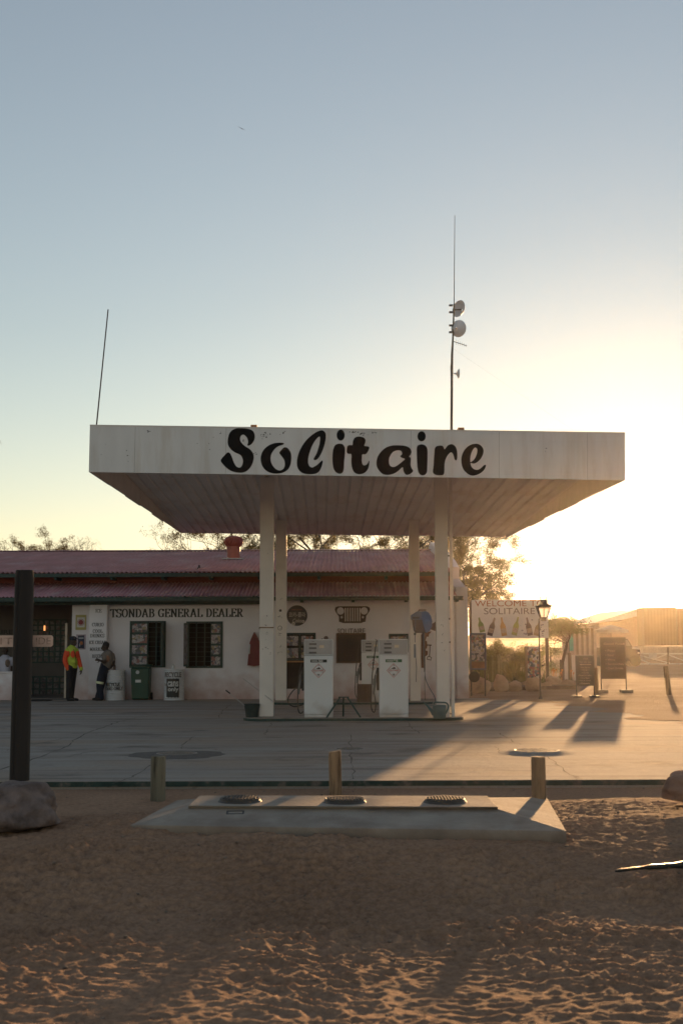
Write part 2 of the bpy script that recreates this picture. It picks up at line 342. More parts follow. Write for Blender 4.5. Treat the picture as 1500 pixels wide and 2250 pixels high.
# ================================================================ SETTING
def gnoise(x, y, seed=0):
    rs = np.random.RandomState(seed); ang = rs.rand(256, 256)*2*PI
    xi = np.floor(x).astype(int); yi = np.floor(y).astype(int); xf = x-xi; yf = y-yi
    def g(ix, iy, dx, dy):
        a = ang[ix & 255, iy & 255]; return np.cos(a)*dx+np.sin(a)*dy
    u = xf*xf*xf*(xf*(xf*6-15)+10); v = yf*yf*yf*(yf*(yf*6-15)+10)
    a = g(xi, yi, xf, yf); b = g(xi+1, yi, xf-1, yf); c = g(xi, yi+1, xf, yf-1); d = g(xi+1, yi+1, xf-1, yf-1)
    return (a*(1-u)+b*u)*(1-v)+(c*(1-u)+d*u)*v
SANDZ = -.09
KY = gnd(750, 1715, 0).y          # front edge of the forecourt
def make_ground():
    xs = [0.0]; st = .015
    while xs[-1] < 3000:
        xs.append(xs[-1]+(st if xs[-1] < 3.3 else min(st*1.16**(len([1 for _ in ()])+1), 400)))
        if xs[-1] >= 3.3: st *= 1.14
    xs = np.array([-v for v in xs[::-1][:-1]]+xs)
    ys = [5.0]
    while ys[-1] < KY-.02: ys.append(ys[-1]+.0022*ys[-1]+.0005*ys[-1]**1.4*0+.0)
    y0 = ys[-1]; ys += [y0+.15, y0+.5]; st = .6
    while ys[-1] < 5000: ys.append(ys[-1]+st); st *= 1.2
    pre = [-3000, -800, -200, -60, -20, -6, 0, 2, 3, 4, 4.6]
    ys = np.array(pre+ys)
    Xg, Yg = np.meshgrid(xs, ys); sh = Xg.shape
    wx = Xg+.05*gnoise(Xg*4, Yg*4, 5); wy = Yg+.05*gnoise(Xg*4+9, Yg*4, 6)
    def ridged(sx, sy, sd):
        n = gnoise(wx*sx, wy*sy, sd); return 1-np.abs(n)*2.2
    near = np.clip((Yg-3.2)/1.0, 0, 1)*np.clip((KY-.5-Yg)/.8, 0, 1)*np.clip((5-np.abs(Xg))/1.2, 0, 1)
    patch = .45+.55*np.clip(gnoise(Xg*.7, Yg*.9, 8)*2.6+.65, 0, 1)     # trampled more in some places
    far = np.clip((Yg-11)/1.5, 0, 1)                                   # smoother near the kerb
    h = .031*np.clip(ridged(4.6, 6.2, 1), 0, 1)**1.6 + .016*np.clip(ridged(9, 12, 2), 0, 1)**1.5
    h += .010*gnoise(wx*22, wy*26, 3) + .004*gnoise(Xg*50, Yg*50, 4)
    h = h*patch*(1-.6*far)*(1+.7*np.clip((Yg-7.2)/.8, 0, 1)*np.clip((11.3-Yg)/.8, 0, 1))
    h += .03*gnoise(Xg*.8, Yg*.8, 7)
    s_ = np.clip((10.9-Yg-.25*gnoise(Xg*.5, Yg*.1, 15))/2.3, 0, 1); drop = -.18*s_*s_*(3-2*s_)+np.clip(8.6-Yg, 0, 4)*.043  # rise nearest the camera is shaped to catch more sun
    Zg = SANDZ + h*near - .012*near + drop
    # dug-up mound of loose soil left of the tank slab, dip at the slab's foot, one small hole
    md = np.exp(-(((Xg+1.95)/.62)**2+((Yg-11.6)/.75)**2)); Zg += md*(.075+.035*gnoise(Xg*7, Yg*7, 12)+.02*gnoise(Xg*18, Yg*18, 13))
    hp = gnd(628, 1866, SANDZ); Zg -= .05*np.exp(-(((Xg-hp.x)/.045)**2+((Yg-hp.y)/.05)**2))
    for px in (640, 1115): 
        q = gnd(px, 1842, SANDZ); Zg -= .03*np.exp(-(((Xg-q.x)/.16)**2+((Yg-q.y)/.09)**2))
    back = Yg > KY-.01; Zg = np.where(back, -.03, Zg)
    Zg = np.where((Yg > KY-.01) & (Yg < KY+.2), -.1, Zg)
    v = np.stack([Xg.ravel(), Yg.ravel(), Zg.ravel()], 1)
    ny, nx = sh; idx = np.arange(ny*nx).reshape(ny, nx)
    q = np.stack([idx[:-1, :-1], idx[:-1, 1:], idx[1:, 1:], idx[1:, :-1]], -1).reshape(-1, 4)
    me = bpy.data.meshes.new('ground'); me.vertices.add(len(v)); me.vertices.foreach_set('co', v.ravel().astype(np.float32))
    me.loops.add(q.size); me.loops.foreach_set('vertex_index', q.ravel().astype(np.int32))
    me.polygons.add(len(q)); me.polygons.foreach_set('loop_start', (np.arange(len(q))*4).astype(np.int32))
    me.polygons.foreach_set('use_smooth', np.ones(len(q), bool)); me.update(calc_edges=True)
    me.materials.append(sand_mat('sand', (.32, .19, .12), (.39, .24, .155)))
    o = bpy.data.objects.new('ground', me); COL.objects.link(o); o['kind'] = 'structure'
make_ground()
def gravel():
    "loose stones and grit lying on the sand and along the kerb"
    rs = np.random.RandomState(4); g_o = bpy.data.objects['ground']; from mathutils.bvhtree import BVHTree
    co = np.empty(len(g_o.data.vertices)*3, np.float32); g_o.data.vertices.foreach_get('co', co); co = co.reshape(-1, 3)
    near = co[(co[:, 1] > 5) & (co[:, 1] < KY) & (np.abs(co[:, 0]) < 4)]
    mb = MB(); sel = near[rs.choice(len(near), 1500, replace=False)]
    for i, c in enumerate(sel):
        s_ = (.003+.013*rs.rand()**4)*(1 if c[1] > 7 else .8); k = 5 if s_ < .008 else 7; vs = []
        for (zz, rr) in ((-.4, .8), (.25, 1), (.75, .55)):
            for j in range(k): a = 2*PI*j/k+zz; r_ = s_*rr*rs.uniform(.75, 1.2); vs.append((c[0]+r_*math.cos(a)*1.25, c[1]+r_*math.sin(a), c[2]+s_*zz))
        mb.add(vs, [(l*k+j, l*k+(j+1) % k, (l+1)*k+(j+1) % k, (l+1)*k+j) for l in (0, 1) for j in range(k)]+[tuple(range(2*k, 3*k))])
    struct('gravel', mb, mat('pebble', (.22, .16, .12), .85, .4, 30), kind='stuff')
gravel()

# forecourt: one slab of worn concrete, its front edge painted dark green
def concrete_mat():
    M = mat('concrete', (.37, .335, .30), .88, .10, 2.2, 0, 60, col2=(.27, .23, .20), mix_scale=1.1, mixlo=.40, mixhi=.66, streak=(.35, 2.2, 1))
    N = M.node_tree.nodes; L = M.node_tree.links; b = N['Principled BSDF']; cur = b.inputs['Base Color'].links[0].from_socket; pos = N.new('ShaderNodeNewGeometry').outputs['Position']
    def layer(scale, lo, hi, colr, amt, sc=(1, 1, 1), detail=8, rough=.6):
        nonlocal cur
        mp = N.new('ShaderNodeMapping'); mp.inputs['Scale'].default_value = sc; mp.inputs['Location'].default_value = (scale*3.3, scale, 0); L.new(pos, mp.inputs[0])
        n = N.new('ShaderNodeTexNoise'); n.inputs['Scale'].default_value = scale; n.inputs['Detail'].default_value = detail; n.inputs['Roughness'].default_value = rough; L.new(mp.outputs[0], n.inputs['Vector'])
        m_ = N.new('ShaderNodeMapRange'); m_.inputs[1].default_value = lo; m_.inputs[2].default_value = hi; m_.inputs[4].default_value = amt; L.new(n.outputs['Fac'], m_.inputs[0])
        x = N.new('ShaderNodeMixRGB'); x.inputs[2].default_value = (*colr, 1); L.new(m_.outputs[0], x.inputs[0]); L.new(cur, x.inputs[1]); cur = x.outputs[0]
        return n
    layer(.45, .48, .66, (.36, .27, .20), .85, (.6, 1, 1))            # drifted sand
    layer(.9, .56, .66, (.12, .10, .09), .7, (.8, 1.2, 1))            # old oil and water stains
    layer(.8, .53, .64, (.14, .11, .10), .65, (.10, 2.6, 1), 9, .7)    # tyre rubber laid along the drive
    layer(1.4, .57, .66, (.42, .39, .36), .4, (.12, 3.4, 1), 9, .7)   # scuffed pale streaks
    layer(22, .56, .70, (.15, .12, .10), .5, (.5, 1, 1), 4)
    g = layer(70, .55, .75, (.12, .10, .09), .55, (1, 1, 1), 3)       # exposed aggregate
    L.new(cur, b.inputs['Base Color'])
    n = N.new('ShaderNodeTexNoise'); n.inputs['Scale'].default_value = 5; n.inputs['Detail'].default_value = 12; n.inputs['Roughness'].default_value = .7; L.new(pos, n.inputs['Vector'])
    bp = N.new('ShaderNodeBump'); bp.inputs['Strength'].default_value = .8; bp.inputs['Distance'].default_value = .05; L.new(n.outputs['Fac'], bp.inputs['Height'])
    bp2 = N.new('ShaderNodeBump'); bp2.inputs['Strength'].default_value = .4; bp2.inputs['Distance'].default_value = .006; L.new(g.outputs['Fac'], bp2.inputs['Height']); L.new(bp.outputs[0], bp2.inputs['Normal']); L.new(bp2.outputs[0], b.inputs['Normal'])
    return M
concrete = concrete_mat()
fc = MB(); fc.box(-60, 60, KY, 37.5, -.35, 0); struct('forecourt', fc, concrete)
green = mat('green_paint', (.022, .052, .045), .6, .35, 14, .15, 40)
kerb_m = mat('kerb_paint', (.02, .05, .042), .75, .3, 10, .3, 30, col2=(.14, .115, .095), mix_scale=5, mixlo=.5, mixhi=.66)
kb = MB(); kb.box(-60, 60, KY-.012, KY-.001, -.062, -.004); struct('kerb', kb, kerb_m)
# loose dirt lying over the concrete on the right and round the side of the shop
def dirt():
    n = 150; edge = []
    P = smooth_pts([(30, 16.5, 0), (14, 18.5, 0), (9.6, 20.5, 0), (6.9, 23.5, 0), (6.0, 27, 0), (5.6, 31, 0), (4.6, 34.0, 0), (3.35, 35.6, 0), (3.3, 38, 0)], 24)
    for i, p in enumerate(P): edge.append((p[0]+.35*math.sin(i*.41)+random.uniform(-.16, .16), p[1]+.3*math.sin(i*.33+1)+random.uniform(-.1, .1)))
    mb = MB(); k = len(edge)
    vs = [(x, y, .006) for x, y in edge]+[(max(x, 3.3)+(90-x)*.12+1.0, y+2.5, .012) for x, y in edge]+[(90, 90, .012) if i < k*.6 else (90-88*(i-k*.6)/(k*.4), 90, .012) for i in range(k)]
    # simple grid instead: rows from the edge outward
    xs = np.linspace(0, 1, 46)**1.6; vs = []
    for (x, y) in edge:
        for t in xs: vs.append((x+(120-x)*t, y+(60 if y > 33 else 0)*t*0, .006+.05*min(t*14, 1)*0))
    mb.add(vs, [(i*46+j, i*46+j+1, (i+1)*46+j+1, (i+1)*46+j) for i in range(k-1) for j in range(45)])
    mb.add([(3.0, 38.02, .006), (120, 38.02, .006), (120, 420, .006), (-120, 420, .006), (-120, 55, .006), (3.0, 55, .006)], [(0, 1, 2, 3, 4, 5)])
    struct('dirt_yard', mb, sand_mat('dirt', (.33, .215, .145), (.42, .29, .21), 2.2, 5))
dirt()
# cracks and joints in the slab
def cracks():
    mb = MB()
    L_ = [[(0, 1693), (60, 1672), (140, 1643), (170, 1622), (205, 1606), (250, 1590), (300, 1577), (345, 1572)],
          [(60, 1668), (140, 1664), (200, 1652), (285, 1647)], [(0, 1650), (60, 1640), (150, 1620)],
          [(395, 1645), (410, 1630), (425, 1618)], [(418, 1625), (446, 1626)], [(250, 1722), (290, 1706), (335, 1680)],
          [(772, 1715), (773, 1680), (771, 1650), (771, 1615)], [(1095, 1609), (1110, 1620), (1142, 1636)],
          [(1185, 1655), (1215, 1672), (1250, 1700), (1275, 1714)], [(895, 1587), (905, 1600), (922, 1611)],
          [(480, 1578), (488, 1562), (505, 1548)], [(580, 1615), (590, 1600), (598, 1588)], [(470, 1648), (560, 1650), (700, 1651)],
          [(1088, 1640), (1094, 1652), (1110, 1655), (1180, 1656)], [(690, 1655), (740, 1652), (810, 1646)]]
    for k, l in enumerate(L_):
        P = smooth_pts([gnd(a, b, 0) for a, b in l], 7)
        P = [p+Vector((random.gauss(0, .02), random.gauss(0, .05), 0)) for p in P]
        w = [random.uniform(.002, .011)*(1.7 if k in (0,) else 1) for _ in P]; vs = []
        for i, p in enumerate(P):
            t = (P[min(i+1, len(P)-1)]-P[max(i-1, 0)]).normalized(); nn = Vector((-t.y, t.x, 0))
            vs += [(p.x+nn.x*w[i], p.y+nn.y*w[i], .0022), (p.x-nn.x*w[i], p.y-nn.y*w[i], .0022)]
        mb.add(vs, [(2*i, 2*i+2, 2*i+3, 2*i+1) for i in range(len(P)-1)])
    struct('pavement_cracks', mb, mat('crack', (.10, .08, .066), .95, .3))
cracks()
# far hills
def hills():
    mb = MB(); n = 120; vs = []
    for i in range(n):
        x = -2600+5600*i/(n-1); h = 12+10*abs(math.sin(i*.21))+5*math.sin(i*.47+1)+4*random.random()
        if 440 < x < 640: h += 34*(1-abs(x-540)/100)
        vs += [(x, 3000, -2), (x, 3060+random.uniform(0, 200), max(h, 8)), (x, 3500, -2)]
    mb.add(vs, [(3*i+a, 3*i+3+a, 3*i+4+a, 3*i+1+a) for i in range(n-1) for a in (0, 1)])
    struct('hills', mb, mat('hill_rock', (.2, .14, .1), .95, .2, .01))
hills()

# ---------------------------------------------------------------- the shop
WY = gnd(600, 1536, 0).y           # front wall plane
plaster = mat('plaster', (.75, .705, .725), .9, .06, 1.4, .35, 18, zstain=((.42, .23, .19), -.1, .75))
plaster_w = mat('plaster_white', (.78, .75, .78), .88, .05, 1.4, .3, 18, zstain=((.42, .23, .19), -.1, .7))
red_roof = mat('red_roof', (.44, .215, .215), .8, .14, 2.0, .05, 30, col2=(.47, .29, .285), mix_scale=.8, streak=(1, .4, 1), spec=.2)
red_roof2 = mat('red_roof_low', (.48, .235, .25), .75, .2, 2.0, .05, 30, col2=(.54, .36, .36), mix_scale=1.4, streak=(1.2, .5, 1), spec=.25)
red_wall = mat('red_wall', (.24, .065, .045), .8, .15, 3, .1)
darkin = mat('dark_interior', (.035, .032, .03), .9, .3, 3)
inside_dark = mat('dark_glass', (.010, .011, .011), .7, .3, 3, spec=.1)
black = mat('black_paint', (.018, .02, .022), .5, .15, 8)
stick = sticker_mat('stickers', 13, .8); stick_d = sticker_mat('stickers_small', 16, .8)
def holes_wall(mb, x0, x1, z0, z1, y, holes, depth=.2):
    xs = sorted({x0, x1, *[h[0] for h in holes], *[h[1] for h in holes]}); zs = sorted({z0, z1, *[h[2] for h in holes], *[h[3] for h in holes]})
    def inh(cx, cz): return any(h[0] < cx < h[1] and h[2] < cz < h[3] for h in holes)
    for i in range(len(xs)-1):
        for j in range(len(zs)-1):
            if not inh((xs[i]+xs[i+1])/2, (zs[j]+zs[j+1])/2):
                mb.add([(xs[i], y, zs[j]), (xs[i+1], y, zs[j]), (xs[i+1], y, zs[j+1]), (xs[i], y, zs[j+1])], [(0, 1, 2, 3)])
    for a, b, c, d in holes:
        q = [(a, c), (b, c), (b, d), (a, d)]
        for i in range(4):
            p, r = q[i], q[(i+1) % 4]; mb.add([(p[0], y, p[1]), (r[0], y, r[1]), (r[0], y+depth, r[1]), (p[0], y+depth, p[1])], [(0, 1, 2, 3)])
    return mb
def rect(px0, px1, py0, py1, Y):
    a = at(px0, (py0+py1)/2, Y); b = at(px1, (py0+py1)/2, Y); c = at((px0+px1)/2, py1, Y); d = at((px0+px1)/2, py0, Y)
    return a.x, b.x, c.z, d.z
def shop():
    XL = -15.0; XR = X(1027, WY); xrec = X(158, WY); top = Z(1300, WY)
    S = thing('shop_building', 'long low white plastered general dealer shop with red corrugated iron roofs', 'shop', ((XL+XR)/2, WY, 0))
    W1 = rect(289, 361, 1368, 1463, WY); W2 = rect(413, 486, 1369, 1464, WY); W3 = rect(627, 690, 1394, 1448, WY); W5 = rect(857, 893, 1396, 1430, WY)
    DR = rect(627, 668, 1450, 1514, WY)
    w = MB(); holes_wall(w, xrec, XR-.32, 0, top, WY, [W1, W2, W3, DR, W5])
    w.add([(xrec, WY, 0), (xrec, WY+2.6, 0), (xrec, WY+2.6, top), (xrec, WY, top)], [(0, 1, 2, 3)])
    part('wall', w, plaster, S)
    # gable wall at the right end with its stepped parapet
    g = MB(); prof = [(WY-.12, -.05), (WY-.12, Z(1291, WY)), (WY+.3, Z(1290, WY)), (37.2, 3.42), (37.2, 3.78), (38.4, 4.05), (44.6, 5.1), (53, 3.9), (53, -.05)]
    g.prism([(XR-.32, a, b) for a, b in prof], (.32, 0, 0)); part('gable_wall', g, plaster, S)
    # recessed porch on the left
    bw = MB(); RY = WY+2.6; H1 = rect(72, 146, 1362, 1455, RY); H2 = rect(60, 146, 1487, 1527, RY)
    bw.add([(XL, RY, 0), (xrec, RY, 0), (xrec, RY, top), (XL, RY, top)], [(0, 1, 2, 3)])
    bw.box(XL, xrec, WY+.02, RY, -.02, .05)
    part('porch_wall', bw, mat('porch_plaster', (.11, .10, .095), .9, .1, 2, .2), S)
    for H, n in ((H1, 6), (H2, 6)):
        f = MB(); nx = n; nz = 8 if H is H1 else 3
        for i in range(nx+1):
            x = H[0]+(H[1]-H[0])*i/nx; f.box(x-.02, x+.02, RY-.05, RY-.012, H[2], H[3])
        for j in range(nz+1):
            z = H[2]+(H[3]-H[2])*j/nz; f.box(H[0]-.02, H[1]+.02, RY-.048, RY-.014, z-.02, z+.02)
        fo = part('window', f, green, S, label='barred porch window covered in stickers')
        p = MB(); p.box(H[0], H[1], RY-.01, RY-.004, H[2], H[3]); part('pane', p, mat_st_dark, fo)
    lt = MB(); a = at(100, 1379, RY); lt.cyl((a.x, RY-.09, a.z-.09), (a.x, RY-.09, a.z+.06), .028, .024, 10)
    part('lamp', lt, mat('lamp_glow', (.9, .6, .3), .5, .05, emit=(1, .38, .12, .9)), S)
    dt = text_mb('SOLITAIRE', X(-60, RY), X(28, RY), Z(1391, RY), Z(1381, RY), RY-.003, .004, .02); part('lettering', dt, black, S)
    dp = MB(); a = at(149, 1450, WY+.3); dp.box(a.x-.03, a.x+.03, WY+.05, WY+.12, .0, Z(1367, WY)); part('door_post', dp, mat('pale_wood', (.5, .42, .34), .8, .2), S)
    # roofs: corrugated sheets
    def corr(x0, x1, pts, pitch=.1, amp=.016):
        mb = MB(); n = int((x1-x0)/pitch*6); k = len(pts)
        vs = [(x0+(x1-x0)*i/n, y, z+amp*math.sin(2*PI*i/6)+(.004*math.sin(i*.013)+(.003 if (i//47) % 3 else 0))) for i in range(n+1) for (y, z) in pts]
        return mb.add(vs, [(i*k+j, (i+1)*k+j, (i+1)*k+j+1, i*k+j+1) for i in range(n) for j in range(k-1)])
    ez = Z(1309, WY-.75); e2y = 35.5; e2 = Z(1256, e2y)
    ry = 44.4; rz = Z(1210, ry)
    part('porch_roof', corr(XL, XR-.05-.3, [(WY-.75, ez), (WY+.6, ez+.28), (36.3, Z(1279, 36.3))], .11, .018), red_roof2, S)
    up = part('roof', corr(XL, XR-.33, [(e2y, e2), (40, e2+(rz-e2)*.505), (ry, rz), (ry+9, e2)], .13, .028), red_roof, S)
    rc = MB(); rc.prism([(XL, ry-.25, rz-.02+.03), (XL, ry, rz+.05), (XL, ry+.25, rz+.01)], (XR-.33-XL, 0, 0)); part('ridge_cap', rc, red_roof, up)
    # turbine ventilator on the roof: ribbed ball over a neck
    vy = 40.6; c = at(513, 1228, vy); s_ = vy/F; vz = Z(1227, vy)
    v = MB(); v.cyl((c.x, vy, vz-.25), (c.x, vy, Z(1200, vy)), 15*s_, 15*s_, 24); ve = part('ventilator', v, mat('ventilator_red', (.3, .07, .05), .45, .2, 6, col2=(.5, .46, .42), mixlo=.56, mixhi=.58), S, smooth=True, label='red turbine ventilator with dented silver patch')
    tb = MB(); zb = Z(1201, vy); zt = Z(1178, vy); rr = 20.5*s_
    for k in range(22):
        a = 2*PI*k/22; pts = []
        for j in range(9):
            t = j/8; r_ = rr*(.62+.38*math.sin(PI*min(max(t, .02), .98)))if j < 8 else rr*.3
            aa = a+.5*t; pts.append((c.x+r_*math.cos(aa), vy+r_*math.sin(aa), zb+(zt-zb)*t))
        tb.tube(pts, .024, 4)
    tb.lathe([(rr*.6, 0), (rr*.84, (zt-zb)*.25), (rr*.9, (zt-zb)*.5), (rr*.8, (zt-zb)*.75), (rr*.5, (zt-zb)*.93), (.02, (zt-zb)*1.02)], (c.x, vy, zb), n=20)
    part('turbine', tb, mat('turbine_red', (.33, .07, .05), .4, .1), ve, smooth=True)
    vf = MB(); vf.box(c.x-22*s_, c.x+22*s_, vy-.45, vy+.3, Z(1228, vy)-.02, Z(1228, vy)+.012); part('flashing', vf, mat('zinc', (.5, .48, .46), .4, .1), ve)
    # small round cap seen over the ridge
    # red clerestory strip and green eave boards
    cl = MB(); cl.add([(XL, 36.3, 2.8), (XR-.33, 36.3, 2.8), (XR-.33, 36.3, e2+.05), (XL, 36.3, e2+.05)], [(0, 1, 2, 3)]); part('upper_wall', cl, red_wall, S)
    fa = MB(); fa.box(XL, XR-.34, e2y+.02, e2y+.06, e2-.13, e2-.02)
    for px in (118, 242, 355, 460, 568, 700, 850): x = X(px, e2y); fa.box(x-.035, x+.035, e2y+.07, 36.25, e2-.2, e2-.06)
    part('eave_board', fa, green, S)
    fb = MB(); fb.box(XL, XR-.18, WY-.74, WY-.70, ez-.13, ez-.018)
    part('eave_board', fb, green, S)
    be = MB(); be.box(XL, X(571, WY-.3), WY-.3, WY-.18, Z(1327, WY-.3), Z(1317, WY-.3))
    for px in (-50, 118, 262, 410, 560): x = X(px, WY-.3); be.box(x-.04, x+.04, WY-.69, WY-.02, Z(1316, WY-.3), Z(1309, WY-.3))
    part('porch_beam', be, green, S)
    bf = MB(); bf.box(XL, xrec-.02, WY-.02, WY+.1, Z(1327, WY), Z(1312, WY)); part('porch_fascia', bf, green, S)
    for px in (663, 776, 893, 1003):
        b = MB(); x = X(px, WY-.3); b.box(x-.035, x+.035, WY-.69, WY-.003, ez-.16, ez-.03); b.box(x-.04, x+.04, WY-.12, WY-.003, Z(1321, WY), ez-.16)
        part('bracket', b, green, S)
    # pier carrying the list of goods
    P = rect(195, 235, 1326, 1538, WY-.25); pr = MB(); pr.box(P[0], P[1], WY-.25, WY-.004, 0, P[3]); pier = part('pier', pr, plaster_w, S, bevel=.03)
    def sl(s, cx, cy, w, h, par=pier): part('lettering', serif_mb(s, X(cx-w/2, WY-.25), X(cx+w/2, WY-.25), Z(cy+h/2, WY-.25), Z(cy-h/2, WY-.25), WY-.25, .16, .085), black, par)
    sl('ICE', 216, 1340, 13.5, 7.6); sl('CURIO', 215, 1370.5, 26, 7.6); sl('COOL', 215, 1384.8, 22, 7.4); sl('DRINKS', 214, 1394.8, 32, 7.4)
    sl('ICE CREAM', 215.5, 1409.5, 38.5, 7.2); sl('MARKET', 215, 1424.5, 34, 7.4); sl('BEER', 214, 1440, 21, 7.4)
    T = rect(243, 535, 1337.5, 1356, WY)
    part('lettering', serif_mb('TSONDAB GENERAL DEALER', T[0], T[1], T[2], T[3], WY, .2, .07), black, S, label='large black serif lettering TSONDAB GENERAL DEALER')
    # front windows
    def window(W, shut, label, bars=3):
        f = MB(); t = .045
        f.box(W[0]-t, W[0], WY-.03, WY+.1, W[2]-t, W[3]+t); f.box(W[1], W[1]+t, WY-.03, WY+.1, W[2]-t, W[3]+t)
        f.box(W[0], W[1], WY-.028, WY+.1, W[3], W[3]+t); f.box(W[0], W[1], WY-.028, WY+.1, W[2]-t, W[2])
        for k in range(1, bars+1):
            x = W[0]+(W[1]-W[0])*k/(bars+1); f.box(x-.016, x+.016, WY+.02, WY+.06, W[2], W[3])
        for k in range(1, 9):
            z = W[2]+(W[3]-W[2])*k/9; f.box(W[0], W[1], WY+.061, WY+.068, z-.007, z+.007)
        fo = part('window', f, green, S, label=label)
        p = MB(); p.box(W[0]-.3, W[1]+.3, WY+.3, WY+.34, W[2]-.2, W[3]+.2); part('pane', p, inside_dark, fo)  # dark sheet set behind the opening stands for the unlit room
        for (a, b) in shut:
            n = 4; h = (W[3]-W[2])/n
            for k in range(n):
                q = MB(); q.box(a+.02, b-.02, WY-.012, WY-.004, W[2]+h*k+.03, W[2]+h*(k+1)-.03); part('sticker_panel', q, stick, fo)
            fr = MB(); fr.box(a, b, WY-.002, WY+.015, W[2], W[3]); part('shutter', fr, green, fo)
        return fo
    window(W1, [(W1[0], X(325, WY))], 'window with sticker panels on its left half', 3)
    o = MB(); a = X(359, WY); o.box(a, a+.035, WY-.5, WY-.032, W1[2], W1[3]); part('shutter', o, green, S, label='open green shutter seen edge on')
    window(W2, [(X(463, WY), W2[1])], 'window with sticker panels on its right side', 3)
    o = MB(); a0 = at(405, 1417, WY-.35); M3 = Matrix.Rotation(R(-62), 3, 'Z'); o.obox((X(410, WY-.2), WY-.2, (W2[2]+W2[3])/2), .36, .03, W2[3]-W2[2], M3)
    so_ = part('shutter', o, green, S, label='half open green shutter with stickers')
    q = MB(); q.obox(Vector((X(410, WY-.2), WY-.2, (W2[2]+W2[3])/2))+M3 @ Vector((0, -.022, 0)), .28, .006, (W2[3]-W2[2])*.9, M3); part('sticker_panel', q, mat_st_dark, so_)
    f3 = window(W3, [], 'sticker covered window behind the fuel pumps', 1)
    for i in range(2):
        for j in range(2):
            q = MB(); w_ = (W3[1]-W3[0])/2; h_ = (W3[3]-W3[2])/2
            q.box(W3[0]+w_*i+.04, W3[0]+w_*(i+1)-.04, WY-.005, WY+.012, W3[2]+h_*j+.03, W3[2]+h_*(j+1)-.04); part('sticker_panel', q, stick, f3)
    si = MB(); si.box(W3[0]-.05, W3[1]+.05, WY-.06, WY-.035, W3[2]-.09, W3[2]-.05); part('sill', si, mat('orange_wood', (.4, .2, .09), .7, .2), f3)
    f5 = window(W5, [], 'small sticker covered window behind the green labelled pump', 1)
    q = MB(); q.box(W5[0]+.02, W5[1]-.02, WY, WY+.01, W5[2], W5[3]-.03); part('sticker_panel', q, stick_d, f5)
    dr = MB(); dr.box(DR[0]-.1, DR[1]+.3, WY+.18, WY+.2, DR[2]-.1, DR[3]+.1); dr.box(DR[0], DR[1], WY+.1, WY+.16, DR[2]+.62, DR[2]+.68); part('hatch', dr, darkin, S)
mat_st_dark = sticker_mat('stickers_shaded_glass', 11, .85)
for nd in mat_st_dark.node_tree.nodes:      # copy of the sticker colours with shade painted in
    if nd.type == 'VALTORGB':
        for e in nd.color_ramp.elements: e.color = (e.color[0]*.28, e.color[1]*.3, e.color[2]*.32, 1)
shop()

# things fixed to or hanging on the shop wall
def disc_sign():
    c = at(652.5, 1352.5, WY); r = 22.5*WY/F; t = thing('round_sign', 'round black drink sign with white writing fixed to the shop wall', 'sign', (c.x, WY, c.z-r))
    m_ = MB(); m_.cyl((c.x, WY-.03, c.z), (c.x, WY-.002, c.z), r, r, 40); part('disc', m_, mat('sign_black', (.035, .028, .028), .45, .15), t, bevel=.004)
    cream = mat('sign_cream', (.5, .45, .4), .7, .2)
    part('lettering', text_mb('코카-콜라', c.x-r*.8, c.x+r*.82, c.z-r*.16, c.z+r*.33, WY-.031, .003, .01), cream, t)
    part('lettering', text_mb('Coke', c.x-r*.42, c.x+r*.45, c.z-r*.68, c.z-r*.3, WY-.031, .003, .01, shear=.3), cream, t)
    part('lettering', text_mb('DRINK ICE COLD', c.x-r*.5, c.x+r*.5, c.z+r*.52, c.z+r*.62, WY-.031, .003, .01), mat('sign_red', (.4, .1, .07), .6), t)
    for (u, v, q) in ((-.35, -.8, .17), (.6, -.58, .14)): part('sticker', flat_mb([ell(c.x+u*r, c.z+v*r, q*r, q*r), ell(c.x+u*r, c.z+v*r, q*r*.35, q*r*.35)], WY-.031, .004), cream, t)
disc_sign()
